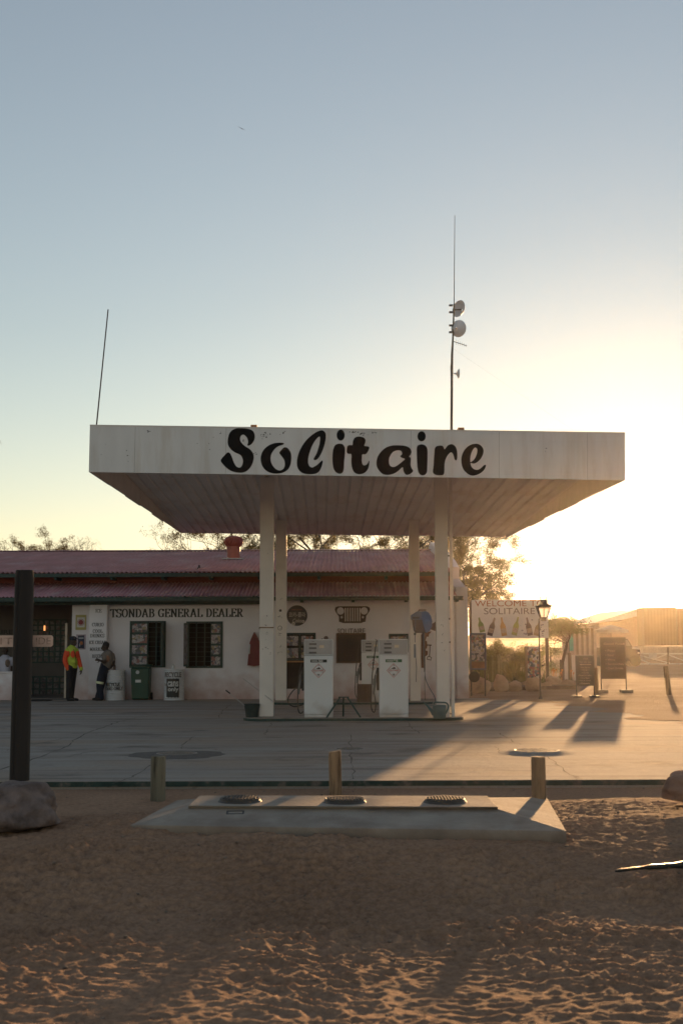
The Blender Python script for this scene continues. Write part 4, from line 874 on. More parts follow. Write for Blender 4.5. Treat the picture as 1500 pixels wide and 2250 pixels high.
# ---------------------------------------------------------------- on the islands
def tripod():
    y = PY+.05; c = at(755, 1534, y); t = thing('tripod_stand', 'dark green three legged steel stand between the two front pumps', 'stand', (c.x, y, .06))
    def leg(a, b, w): return MB().bar(a, b, w)
    zt = Z(1533, y)
    part('leg', leg((X(746, y), y, zt), (X(717, y-.12), y-.12, .062), .034), green, t); part('leg', leg((X(763, y), y, zt), (X(791, y-.12), y-.12, .062), .034), green, t)
    part('leg', leg((X(754, y+.01), y+.02, zt), (X(753, y+.2), y+.22, .062), .036), green, t)
    part('head_plate', MB().box(X(743, y), X(766, y), y-.03, y+.05, zt, zt+.02), green, t)
tripod()
def bucket():
    y = PY+.0; c = at(552, 1575, y); k = y/F; t = thing('squeegee_bucket', 'dark green tapered bucket holding a window squeegee at the island end', 'bucket', (X(552, y), y+.15, .06))
    cx = X(552.5, y, 1560); zt = Z(1547, y)
    b = MB(); b.lathe([(13.5*k, 0), (15*k, (zt-.062)*.4), (18*k, zt-.062), (19*k, zt-.06), (17*k, zt-.075), (13*k, .02)], (cx, y+.16, .062), n=24); part('pail', b, mat('bucket_green', (.02, .035, .035), .5, .3, 8), t, smooth=True)
    p0 = at(496, 1516.5, y+.1); p1 = at(506, 1524, y+.1); p2 = at(538, 1551, y+.1)
    s = thing('squeegee', 'long handled window squeegee with black grip leaning out of the green bucket', 'squeegee', (p2.x, p2.y, p2.z-.2))
    part('handle', MB().tube([p1, p2, p2+(p2-p1)*.3], .007, 8), mat('alu', (.45, .42, .4), .35, .1, metal=.6), s, smooth=True)
    part('grip', MB().tube([p0, p1], .014, 8), black, s, smooth=True)
    q0 = at(534, 1491, y+.5); q1 = at(568, 1517, y+.3); s2 = thing('broom_handle', 'thin pale stick leaning against the front left column', 'stick', (q1.x, q1.y, q1.z))
    part('shaft', MB().tube([q0, q1, q1+(q1-q0)*1.0], .007, 8), MATS['alu'], s2, smooth=True)
bucket()
def block():
    y = IB+.06; a = rect(784, 815, 1503.5, 1543, y); x0, x1, z0, z1 = a; z0 = .0605; d = .19; mb = MB()
    hs = [(x0+(x1-x0)*.42, x0+(x1-x0)*.72, z0+(z1-z0)*.56, z0+(z1-z0)*.88), (x0+(x1-x0)*.42, x0+(x1-x0)*.72, z0+(z1-z0)*.12, z0+(z1-z0)*.38)]
    holes_wall(mb, x0, x1, z0, z1, y, hs, d); i0 = len(mb.v)
    mb.add([(x0, y, z0), (x0, y+d, z0), (x0, y+d, z1), (x0, y, z1)], [(0, 1, 2, 3)]); mb.add([(x1, y, z0), (x1, y+d, z0), (x1, y+d, z1), (x1, y, z1)], [(0, 1, 2, 3)])
    mb.add([(x0, y, z1), (x1, y, z1), (x1, y+d, z1), (x0, y+d, z1)], [(0, 1, 2, 3)]); mb.box(x0, x1, y+d, y+d+.004, z0, z1)
    solo('concrete_block', mb, mat('block', (.12, .088, .072), .95, .2, 30, .5, 60), 'hollow grey brown concrete block standing on end beside the rear pump', 'concrete block')
block()
def hose_reel():
    y, x0, x1, zt = COLS[1]; yy = y+.02; k = yy/F
    P = lambda u, v, dy=0: (X(880+u/8.04, yy+dy, 1360), yy+dy, Z(1320+v/8.04, yy+dy))
    t = thing('hose_reel', 'blue and grey retractable air hose reel bracketed to the front right column', 'hose reel', (P(380, 570)[0], yy, P(380, 570)[2]))
    body = [(185, 260), (290, 195), (440, 185), (490, 215), (535, 290), (553, 370), (545, 460), (510, 530), (455, 572), (260, 572), (232, 520), (205, 350), (188, 325)]
    blue = mat('reel_blue', (.06, .12, .26), .4, .12, 5); dk = mat('reel_brown', (.09, .065, .06), .5, .15)
    b = MB(); b.prism([P(*p) for p in body], (0, .22, 0)); part('casing', b, dk, t, bevel=.012)
    sh = [(360, 200), (440, 182), (495, 212), (540, 290), (556, 370), (548, 460), (512, 535), (455, 576), (430, 560), (385, 380), (370, 300)]
    c = MB(); c.prism([Vector(P(*p))+Vector((0, -.012, 0)) for p in sh], (0, .244, 0)); part('side_cover', c, blue, t, bevel=.012)
    c2 = MB(); c2.prism([Vector(P(*p))+Vector((0, -.006, 0)) for p in [(185, 258), (290, 193), (366, 190), (380, 340), (330, 345), (205, 335), (186, 325)]], (0, .23, 0)); part('hood', c2, mat('reel_blue_grey', (.10, .13, .2), .45, .1), t, bevel=.01)
    q = P(470, 375); part('hub', MB().lathe([(.055, 0), (.055, .008), (.03, .014), (.02, .02)], (q[0], q[1]-.013, q[2]), (0, -1, 0), 20), mat('reel_blue_light', (.10, .18, .34), .4), t, smooth=True)
    part('slot', MB().prism([Vector(P(*p))+Vector((0, -.014, 0)) for p in [(205, 288), (330, 288), (330, 322), (205, 322)]], (0, .006, 0)), black, t)
    part('handle', MB().prism([P(*p) for p in [(300, 192), (325, 155), (450, 155), (450, 182), (340, 182), (318, 196)]], (0, .06, 0)), dk, t, bevel=.005)
    part('bracket', MB().prism([P(*p) for p in [(530, 440), (560, 405), (590, 395), (612, 370), (612, 540), (580, 530), (520, 505)]], (0, .09, 0)), mat('bracket_dark', (.07, .04, .035), .6), t, bevel=.005)
    # stop ball, inflator and its drop hose
    bl = P(250, 590); part('stop_ball', MB().lathe([(.004, -.025), (.022, -.015), (.026, 0), (.022, .015), (.004, .025)], (bl[0], bl[1]+.02, bl[2]), n=14), black, t, smooth=True)
    part('hose', MB().tube([P(262, 320, -.02), P(255, 450, -.02), P(250, 560, .02), P(249, 740, .02)], .009, 8), mat('hose_blue', (.07, .1, .17), .4), t, smooth=True)
    g = MB(); a = P(236, 770, .02); z1 = P(0, 1010)[2]; g.box(a[0]-.012, a[0]+.03, yy+.0, yy+.035, z1, a[2]); part('inflator', g, mat('gauge', (.16, .17, .2), .35, .2, 9), t, bevel=.006)
    part('hose', MB().tube([P(257, 1010, .02), P(266, 1120, .02), P(270, 1200, .02), P(262, 1345, .02), P(261, 1440, .02)], .006, 6), black, t, smooth=True)
    part('hose', MB().tube([P(398, 575), P(402, 800), P(406, 1050), P(412, 1260)], [.028, .024, .022, .014], 8), mat('hose_grey', (.08, .07, .08), .5), t, smooth=True, label='thick grey hose bundle hanging below the reel')
    w = thing('water_hose', 'thin blue grey water hose curving down into the watering can', 'hose', (P(600, 1800)[0], yy-.05, P(600, 1800)[2]))
    part('tube', MB().tube(smooth_pts([P(412, 1240, -.02), P(425, 1380, -.03), P(470, 1500, -.05), P(530, 1610, -.07), P(580, 1700, -.08), P(600, 1790, -.08)], 5), .0085, 8), mat('hose_slate', (.07, .09, .13), .4), w, smooth=True)
    part('tube', MB().tube([P(414, 1260, .02), P(410, 1500, .02), P(412, 1760, .02)], .006, 6), black, w, smooth=True)
hose_reel()
def watering_can():
    y = COLS[1][0]-.10; P = lambda u, v, dy=0: Vector((X(880+u/8.04, y+dy, 1560), y+dy, Z(1320+v/8.04, y+dy)))
    m_ = mat('can_teal', (.08, .13, .13), .5, .12, 6, .05); c = P(680, 2070); zt = P(680, 1850).z; k = y/F/8.04
    t = thing('watering_can', 'dull teal plastic watering can standing at the foot of the front right column', 'watering can', (c.x, y-.03, .0605))
    h = zt-.061
    part('body', MB().lathe([(108*k, 0), (112*k, h*.05), (115*k, h*.5), (117*k, h*.55), (116*k, h*.6), (118*k, h*.97), (113*k, h), (60*k, h), (58*k, h*.92)], (c.x, y-.03, .061), n=28), m_, t, smooth=True)
    part('spout', MB().tube([P(585, 2020, -.03), P(530, 1930, -.03), P(470, 1860, -.03), P(395, 1785, -.03)], [.042, .03, .018, .01], 10), m_, t, smooth=True)
    part('handle', MB().tube(smooth_pts([P(590, 1840, -.03), P(600, 1805, -.03), P(700, 1800, -.03), P(800, 1810, -.03), P(838, 1860, -.03), P(825, 1930, -.03), P(790, 2000, -.03)], 5), .0165, 10), m_, t, smooth=True)
    part('brace', MB().bar(P(470, 1862, -.03), P(590, 1850, -.03), .009), m_, t)
watering_can()

# ---------------------------------------------------------------- masts on the canopy
def masts():
    y = DF+1.2; b = at(990.5, 946, y); tp = at(997, 668, y); zt = tp.z
    t = thing('radio_mast', 'tall thin radio mast with two round dishes rising above the canopy', 'mast', (b.x, y, b.z-.3))
    steel = mat('mast_steel', (.16, .13, .10), .55, .15)
    part('pole', MB().tube([(b.x, y, b.z-.32), at(992.5, 780, y), at(994.3, 745, y), tp], [.026, .024, .017, .015], 10), steel, t, smooth=True)
    part('whip', MB().tube([tp, at(998.5, 473, y)], [.0085, .005], 6), steel, t)
    part('mount', MB().box(b.x-.09, b.x+.08, y-.1, y+.1, b.z-.3, b.z+.0), mat('mount_grey', (.2, .18, .16), .7), t)
    dm = mat('dish_grey', (.75, .73, .74), .5, .1)
    for (u, v, r, ry) in ((1007, 678, 19.5, 0), (1007, 722, 19.2, 1)):
        c = at(u, v, y); k = y/F; ax = Vector((-.75, -.62, .10 if ry == 0 else -.12)).normalized() if ry == 0 else Vector((.55, .8, .1)).normalized()
        mb = MB(); prof = [(.02, -.10), (r*k*.5, -.075), (r*k*.85, -.03), (r*k, 0), (r*k*.97, .004), (r*k*.82, -.022), (r*k*.48, -.062), (.02, -.085)]
        mb.lathe([(a, h) for a, h in prof], c, ax, 28, closed=False); d = part('dish', mb, dm, t, smooth=True)
        q = at(994, v+3, y); part('dish_arm', MB().bar(q, c-ax*.07, .022), steel, d)
        for dv in (-7, 8): q2 = at(990, v+dv, y); part('clamp', MB().obox(q2, .07, .05, .03), MATS['mount_grey'], d)
    c = at(1003, 821, y); part('feed_horn', MB().lathe([(.012, 0), (.02, .05), (.095, .095), (.09, .1)], at(996, 821, y), (1, .1, 0), 14), dm, t, smooth=True)
    part('aerial', MB().bar(at(995, 750, y), at(1025, 760, y), .01), steel, t)
    el = MB()
    for i in range(6):
        u = 1001+i*4.4; q = at(u, 752+i*1.4, y); el.bar(q+Vector((0, -.0, .05-.004*i)), q-Vector((0, 0, .05-.004*i)), .004)
    part('aerial_element', el, steel, t)
    part('junction_box', MB().obox(at(991.5, 832, y), .04, .04, .09), dm, t)
    cb = MB(); cb.tube(smooth_pts([at(992, 790, y-.03), at(989.5, 805, y-.03), at(990, 826, y-.03), at(990.5, 880, y-.03), at(989.5, 940, y-.03)], 4), .006, 6); part('cable', cb, black, t)
    part('guy_wire', MB().tube([at(995, 766, y), at(1258, 945, y+.6)], .0009, 4), mat('wire', (.2, .18, .16), .5), t)
    y2 = DF+.8; a = at(211, 950, y2); b2 = at(238, 680, y2)
    w = thing('whip_antenna', 'single thin dark rod antenna leaning right above the canopy corner', 'antenna', tuple(a))
    part('rod', MB().tube([a, b2], [.0135, .011], 8), mat('rod_dark', (.05, .025, .025), .5), w); part('mount', MB().obox(a-Vector((0, 0, .05)), .06, .06, .12), MATS['mount_grey'], w)
masts()
# ================================================================ FOREGROUND
def V(p): return Vector(p)
wood = mat('bollard_wood', (.30, .195, .11), .85, .35, 9, .9, 16, streak=(1, 1, .1), col2=(.12, .075, .045), mix_scale=14)
wood_g = mat('bollard_wood_grey', (.17, .15, .105), .85, .35, 9, .9, 16, streak=(1, 1, .1), col2=(.06, .055, .04), mix_scale=14)
def post_mesh(c, r, z0, z1, n=20, lean=0, wob=.05, seed=1, slant=0):
    rs = random.Random(seed); ph = rs.random()*6; mb = MB(); H = [0, .02, .2, .4, .6, .8, .97, 1]; rings = []
    for h in H:
        z = z0+(z1-z0)*h
        for i in range(n):
            a = 2*PI*i/n; rr = r*(1+wob*math.sin(3*a+ph)+wob*.6*math.sin(5*a+ph*2)+(.03 if h < 1 else -.06))*(1-.03*h)
            if i == n//3: rr *= .78       # a drying split down one side
            if i == n*2//3+1: rr *= .84
            rings.append((c[0]+rr*math.cos(a)+lean*h, c[1]+rr*math.sin(a), z+(slant*math.cos(a)*r if h > .9 else 0)))
    k = len(H); mb.add(rings, [(j*n+i, j*n+(i+1) % n, (j+1)*n+(i+1) % n, (j+1)*n+i) for j in range(k-1) for i in range(n)]+[tuple(range((k-1)*n, k*n))])
    return mb
SZ = SANDZ
def bollard(px, pyt, pyb, wpx, m_, lab, z=SZ, seed=1, grp='short wooden bollards in front of the forecourt', lean=0, slant=0):
    g_ = gnd(px, pyb, z); y = g_.y; r = wpx/2*y/F
    return solo('wooden_bollard', post_mesh((g_.x, y+r), r, z-.15, Z(pyt, y+r), lean=lean, seed=seed, slant=slant), m_, lab, 'bollard', grp, smooth=True)
bollard(345, 1660, 1759, 31, wood_g, 'grey green wooden bollard beside the left end of the tank slab', seed=2)
bollard(737, 1651, 1748, 27, wood, 'pale split wooden bollard behind the middle manhole of the tank slab', seed=3, z=SZ, lean=-.012, slant=.15)
bollard(1185, 1664, 1772, 31, wood, 'brown split wooden bollard at the right end of the tank slab', seed=4)
bollard(1310, 1469, 1524, 10.5, wood, 'distant sunlit wooden bollard between the two menu boards', z=.006, seed=6, grp='distant wooden bollards on the dirt yard')
bollard(1471, 1466, 1527, 11, wood, 'distant wooden bollard with a long shadow at the right edge', z=.006, seed=7, grp='distant wooden bollards on the dirt yard', lean=-.09)
def tall_post():
    y = 14.05; g_ = gnd(42, 1732, SZ); y = g_.y; r = 20.5*y/F; c = X(48, y, 1600); t = at(55, 1253, y)
    mb = post_mesh((X(43, y, 1720), y), r, SZ-.2, t.z, 28, lean=t.x-X(43, y, 1720), wob=.012, seed=9)
    solo('timber_post', mb, mat('post_dark', (.022, .017, .015), .8, .35, 6, .6, 14, streak=(1, 1, .1)), 'tall thick dark timber post at the left edge behind the boulder', 'post', smooth=True)
    yb = y+r+.06; a = rect(-70, 116.5, 1396, 1421.5, yb); b = MB(); rr = .03
    P = []
    for (cx, cz, a0) in ((a[1]-rr, a[2]+rr, -90), (a[1]-rr, a[3]-rr, 0), (a[0]+rr, a[3]-rr, 90), (a[0]+rr, a[2]+rr, 180)):
        for k in range(5): P.append((cx+rr*math.cos(R(a0+22.5*k)), yb, cz+rr*math.sin(R(a0+22.5*k))))
    t = thing('name_board', 'narrow peach coloured wooden board with scratched writing fixed behind the tall post', 'sign', ((a[0]+a[1])/2, yb, a[2]))
    b.prism(P, (0, .02, 0)); part('board', b, mat('board_peach', (.74, .52, .42), .7, .15, 8, .1), t)
    part('bolt_block', MB().box(X(46, yb), X(60, yb), yb-.062, yb-.001, a[2]+.02, a[3]-.02), MATS['rust_dark'], t)
    tx = mat('scratch', (.50, .32, .25), .8, .5, 25)
    H = a[3]-a[2]
    part('lettering', text_mb('SOLIT', X(-66, yb), X(30, yb), a[2]+H*.22, a[3]-H*.2, yb, .003), tx, t)
    part('lettering', text_mb('IDE', X(80, yb), X(112, yb), a[2]+H*.22, a[3]-H*.2, yb, .003), tx, t)
tall_post()
rock_m = mat('granite', (.20, .15, .135), .9, .3, 9, 1.0, 28, col2=(.11, .08, .07), mix_scale=3.2, mixlo=.45, mixhi=.6)
rock_w = mat('sandstone', (.34, .24, .17), .9, .15, 5, .6, 15, col2=(.24, .16, .11), mix_scale=3)
def boulder(c, rx, ry, rz, seed, m_, lab, grp=None, sub=5, rough=1.0, flat=.35, name='boulder'):
    import bmesh
    bm = bmesh.new(); bmesh.ops.create_icosphere(bm, subdivisions=sub, radius=1)
    from mathutils import noise
    off = Vector((seed*7.3, seed*3.1, seed))
    for v in bm.verts:
        p = v.co.copy(); n = noise.noise(p*1.1+off)*.28+noise.noise(p*2.6+off)*.12+noise.noise(p*7+off)*.03*rough+noise.noise(p*18+off)*.012*rough
        d = 1+n*rough
        q = Vector((p.x*rx*d, p.y*ry*d, p.z*rz*d))
        if q.z < -rz*flat: q.z = -rz*flat-(abs(q.z)-rz*flat)*.35
        v.co = q
    mb = MB(); mb.add([(v.co.x+c[0], v.co.y+c[1], v.co.z+c[2]) for v in bm.verts], [tuple(v.index for v in f.verts) for f in bm.faces]); bm.free()
    return solo(name, mb, m_, lab, 'rock', grp, smooth=True)
g_ = gnd(40, 1842, SZ)
boulder((X(38, g_.y+.45, 1780), g_.y+.42, SZ+.17), .40, .38, .27, 5, rock_m, 'big rounded grey pink granite boulder at the left edge', 'granite boulders edging the sand')
g_ = gnd(1540, 1785, SZ)
boulder((X(1548, g_.y+.25, 1745), g_.y+.3, SZ+.17), .41, .34, .21, 8, mat('granite_brown', (.26, .16, .12), .85, .2, 5, .7, 22, col2=(.14, .08, .06), mix_scale=3), 'smooth brown boulder cut by the right edge of the frame', 'granite boulders edging the sand')
def slab():
    conc = mat('slab_concrete', (.35, .30, .25), .88, .14, 3, .5, 30, col2=(.25, .20, .165), mix_scale=2.2, mixlo=.42, mixhi=.66, zstain=((.20, .135, .095), -.09, .012, .06))
    zt = .115
    # outer foot, front edge and raised table
    f0 = gnd(287, 1813, -.005); f1 = gnd(1243, 1826, -.005)
    b0 = gnd(390, 1758, -.03); b1 = gnd(1200, 1752, -.03)
    s0 = gnd(413, 1776, .085); s1 = gnd(1094, 1778, .085)     # foot of the raised table's lip
    t0 = gnd(413, 1770, zt); t1 = gnd(1094, 1773, zt); u0 = gnd(437, 1747.5, zt); u1 = gnd(1070, 1748, zt)
    v0 = u0.copy(); v0.z = .085; v1 = u1.copy(); v1.z = .085
    t = thing('tank_slab', 'low sloping concrete slab over buried tanks with three round covers', 'slab', ((f0.x+f1.x)/2, f0.y, SZ))
    mb = MB(); dn = Vector((0, 0, -.2))
    vs = [f0, f1, b1, b0, s0, s1, v1, v0]; k = 8
    vs += [p+dn for p in (f0, f1, b1, b0)]
    mb.add(vs, [(0, 1, 5, 4), (1, 2, 6, 5), (2, 3, 7, 6), (3, 0, 4, 7), (8, 9, 1, 0), (9, 10, 2, 1), (10, 11, 3, 2), (11, 8, 0, 3)])
    part('apron', mb, conc, t)
    tb = MB(); i_ = Vector((0, 0, 0)); s0i, s1i, v0i, v1i = s0+Vector((0, .012, -.01)), s1+Vector((0, .012, -.01)), v0+Vector((0, 0, -.01)), v1+Vector((0, 0, -.01))
    tb.add([s0i, s1i, v1i, v0i, t0, t1, u1, u0], [(0, 1, 5, 4), (1, 2, 6, 5), (2, 3, 7, 6), (3, 0, 4, 7), (4, 5, 6, 7)]); tb2 = part('table', tb, conc, t, bevel=.012)
    j = MB(); p = gnd(757, 1790, .07); q = gnd(757, 1828, -.004)
    j.box(q.x-.004, q.x+.004, f0.y-.0015, f0.y+.01, -.2, -.006); part('joint', j, MATS['crack'], t)
    jj = MB(); a, b = Vector((q.x, f0.y, -.003)), Vector((q.x, s0.y, .087)); jj.bar(a, b, .007, .003); part('joint', jj, MATS['crack'], t)
    iron = mat('cast_iron', (.055, .048, .042), .55, .3, 20, .3, 50)
    for n_, (px, py, lab) in enumerate(((527, 1753.5, 'left tank cover'), (757, 1755, 'middle tank cover'), (977, 1755, 'right tank cover'))):
        c = gnd(px, py, zt+.03); r = 43*c.y/F; c.z = zt
        o = MB(); o.lathe([(r*1.12, -.004), (r*1.05, .012), (r, .02), (r, .03), (r*.95, .034), (r*.93, .03)], c, n=40); cv = part('cover', o, iron, t, smooth=True, label=lab)
        rb = MB()
        for i in range(-5, 6):
            x = i*r*.155; h = math.sqrt(max(r*r*.86-x*x, 0)); rb.box(c.x+x-.007, c.x+x+.007, c.y-h, c.y+h, zt+.031, zt+.043)
        part('rib', rb, iron, cv)
    for px in (517, 755, 987):
        c = gnd(px, 1783.5, .07); w = 19*c.y/F; e = Vector((0, .05, .0152)) 
        sl = (s0.z-f0.z)/(s0.y-f0.y); M3 = Matrix.Rotation(math.atan(sl), 3, 'X'); zc_ = f0.z+(c.y-f0.y)*sl+(.004 if px > 900 else .001)
        fr = MB()
        for (dx, dy, sx, sy) in ((0, .035, 2*w, .014), (0, -.035, 2*w, .014), (-w+.007, 0, .014, .056), (w-.007, 0, .014, .056)):
            fr.obox(Vector((c.x+dx, c.y, zc_))+M3 @ Vector((0, dy, .002)), sx, sy, .012, M3)
        part('name_plate', fr, mat('plate_iron', (.03, .03, .032), .5, .2) if px < 600 else mat('plate_worn', (.16, .13, .11), .7, .2), t)
slab()
def manhole(px, py, collar_px, cover_px, lab, dark, h):
    c = gnd(px, py, h); c.z = .001; k = c.y/F; rc = collar_px/2*k; rv = cover_px/2*k
    t = thing('manhole', lab, 'manhole', tuple(c), 'round inspection covers set in the forecourt')
    m_ = mat('collar_dark', (.125, .11, .10), .9, .3, 25, .6, 50) if dark == 1 else mat('collar_pale', (.31, .27, .235), .9, .15, 8, .3, 50)
    cm = MB().lathe([(rc*1.04, -.002), (rc*.93, h*.2), (rc*.78, h*.5), (rv*1.1, h*.96), (rv*1.0, h*1.0), (rv*.99, h*.6)], c, n=72, closed=False)
    for i_, p_ in enumerate(cm.v):
        dx, dy = p_[0]-c.x, p_[1]-c.y; rr = math.hypot(dx, dy); a_ = math.atan2(dy, dx)
        if rr > rv*1.05: s_ = 1+(.05*math.sin(3*a_+px)+.03*math.sin(7*a_+2)+.025*math.sin(13*a_+px))*(rr-rv)/(rc-rv); cm.v[i_] = (c.x+dx*s_, c.y+dy*s_, p_[2])
    part('collar', cm, m_, t, smooth=True)
    cv = part('cover', MB().lathe([(rv*.99, h*.6), (rv*.97, h*1.02), (rv*.9, h*1.05), (rv*.88, h*.9), (.01, h*.9)], c, n=48, closed=False), mat('cover_steel', (.22, .19, .17), .45, .2, 15), t, smooth=True)
    st = MB()
    for i in range(-5, 6):
        for j in range(-5, 6):
            x = (i+.5*(j % 2))*rv*.165; y = j*rv*.16
            if x*x+y*y < (rv*.84)**2: st.obox((c.x+x, c.y+y, c.z+h*.9+.004), rv*.1, rv*.06, .008, Matrix.Rotation(R(35 if (i+j) % 2 else -35), 3, 'Z'))
    part('tread', st, MATS['cover_steel'], cv)
manhole(389, 1655, 202, 92, 'dark collared round manhole on the forecourt behind the grey green bollard', 1, .022)
manhole(768, 1645, 120, 66, 'faint flat round cover in the middle of the forecourt beside the joint', 0, .012)
manhole(1178, 1648, 165, 102, 'pale raised round manhole on the sunlit right of the forecourt', 0, .032)
def pipe_right():
    a = gnd(1350, 1914, SZ+.03); b = gnd(1480, 1902, SZ+.05); c = gnd(1640, 1888, SZ+.05)
    solo('black_pipe', MB().tube(smooth_pts([a, a.lerp(b, .5)+Vector((0, 0, .005)), b, c], 6), [.006]+[.012]*6+[.02]*6+[.03]*7, 10), mat('pipe_black', (.012, .014, .014), .35, .2, 12, .1), 'black plastic pipe lying on the sand at the right edge', 'pipe', smooth=True)
pipe_right()

# ---------------------------------------------------------------- drums and bin at the shop wall
drum_w = mat('drum_white', (.58, .58, .60), .5, .08, 4, .1, 20, col2=(.36, .28, .25), mix_scale=6, mixlo=.62, mixhi=.68)
def drum(px0, px1, pyt, pyb, lab, kind):
    g_ = gnd((px0+px1)/2, pyb, 0); r = (px1-px0)/2*(g_.y+.28)/F; y = g_.y+r; cx = X((px0+px1)/2, y, 1500); zt = Z(pyt, y)
    t = thing('recycling_drum', lab, 'drum', (cx, y, 0), 'white recycling drums at the shop wall')
    prof = [(r*.98, .002), (r*1.02, .012)]
    n = 17
    for i in range(n*4+1):
        z = .02+(zt-.04)*i/(n*4); prof.append((r*(1+(.03*math.cos(2*PI*i/4))*(1 if i > n*.1 else 0)), z))
    prof += [(r*1.03, zt-.012), (r*1.02, zt), (r*.95, zt-.004), (r*.94, zt-.02), (.01, zt-.02)]
    part('body', MB().lathe(prof, (cx, y, 0), n=36, closed=False), drum_w, t, smooth=True)
    def wrap(mb):
        mb.v = [(cx+(r*1.02+.004+(y-r-p[1]))*math.sin((p[0]-cx)/r), y-(r*1.02+.004+(y-r-p[1]))*math.cos((p[0]-cx)/r), p[2]) for p in mb.v]; return mb
    k = y/F
    if kind == 0:
        part('lettering', wrap(serif_mb('RECYCLE', cx-r*.95, cx+r*.62, Z(1505.5, y), Z(1497.5, y), y-r, .2, .08)), black, t)
        part('lettering', wrap(serif_mb('CANS ONLY', cx-r*1.05, cx+r*1.0, Z(1514, y), Z(1507, y), y-r, .2, .08)), black, t)
        jar = MB(); jx = X(250, y); jar.lathe([(.03, 0), (.032, .1), (.03, .13), (.012, .16), (.012, .19)], (jx+.04, y, zt-.018), n=14)
        solo('glass_bottle', jar, mat('bottle_brown', (.14, .09, .08), .2, .1), 'small brown bottle standing on the drum behind the leaning man', 'bottle', smooth=True)
    else:
        def patch(x0, x1, z0, z1, off):
            mb = MB(); n_ = 12; vs = []
            for i in range(n_+1):
                xx = x0+(x1-x0)*i/n_; j = .012*math.sin(i*2.1)
                vs += [(xx, y-r-off, z0+j), (xx, y-r-off, z1+j*.5)]
            return wrap(mb.add(vs, [(2*i, 2*i+2, 2*i+3, 2*i+1) for i in range(n_)]))
        part('painted_panel', patch(cx-14.5*k, cx+13.5*k, Z(1530, y), Z(1489, y), .002), black, t)
        wt = mat('paint_white', (.6, .6, .6), .6)
        part('lettering', wrap(text_mb('cans', cx-11*k, cx+11.5*k, Z(1506.5, y), Z(1495, y), y-r-.008, .003, .02)), wt, t)
        part('lettering', wrap(text_mb('only', cx-10*k, cx+12*k, Z(1519.5, y), Z(1507.5, y), y-r-.008, .003, .02)), wt, t)
        part('lettering', wrap(text_mb('RECYCLE', cx-20*k, cx+18.5*k, Z(1486, y), Z(1475.5, y), y-r-.001, .003, .008)), black, t)
        jx = X(381.5, y); jar = MB(); jar.lathe([(.045, 0), (.05, .01), (.05, .1), (.03, .13), (.018, .135), (.018, .155)], (jx, y, zt-.018), n=14)
        solo('plastic_jug', jar, mat('jug_pale', (.5, .5, .5), .35, .1), 'small pale plastic jug standing on the drum below the wall between windows', 'jug', smooth=True)
drum(233, 275, 1470, 1539.5, 'white ribbed steel drum partly behind the leaning man', 0)
drum(361, 405, 1469, 1539.5, 'white ribbed steel drum with a black painted cans only panel', 1)
def bin_():
    g_ = gnd(307, 1539, 0); y = g_.y; k = y/F; t = thing('wheelie_bin', 'dark green wheeled refuse bin with a closed lid below the first window', 'bin', (X(307, y), y+.3, 0))
    gm = mat('bin_green', (.012, .055, .035), .45, .15, 5, .05)
    x0, x1 = X(289, y, 1530), X(326, y, 1530); X0, X1 = X(287.5, y, 1470), X(328, y, 1470); zt = Z(1466, y)
    b = MB(); d = .5
    b.add([(x0, y+.03, .03), (x1, y+.03, .03), (x1, y+d-.05, .03), (x0, y+d-.05, .03), (X0, y, zt), (X1, y, zt), (X1, y+d, zt), (X0, y+d, zt)], [(3, 2, 1, 0), (4, 5, 6, 7), (0, 1, 5, 4), (1, 2, 6, 5), (2, 3, 7, 6), (3, 0, 4, 7)])
    part('body', b, gm, t, bevel=.03); li = MB(); a0, a1 = X(285, y, 1460), X(330.5, y, 1460); z1 = Z(1459, y)
    li.prism([(a0, y-.03, zt+.002), (a0, y-.03, zt+.035), (a0, y+.2, z1), (a0, y+d+.03, z1), (a0, y+d+.03, zt+.002)], (a1-a0, 0, 0)); part('lid', li, gm, t, bevel=.012)
    part('sticker', flat_mb([ell(X(303.5, y), Z(1475.5, y), 4*k, 4*k)], y-.0, .006), mat('sticker_grey', (.4, .42, .42), .5), t)
    part('sticker', MB().box(X(299, y), X(311, y), y-.002, y+.02, Z(1498, y), Z(1492, y)), mat('sticker_white', (.6, .6, .6), .5), t)
    for x in (x0-.0, x1+.03): part('wheel', MB().cyl((x-.03, y+d-.02, .1), (x+.02, y+d-.02, .1), .1, n=20), black, t, bevel=.01)
bin_()

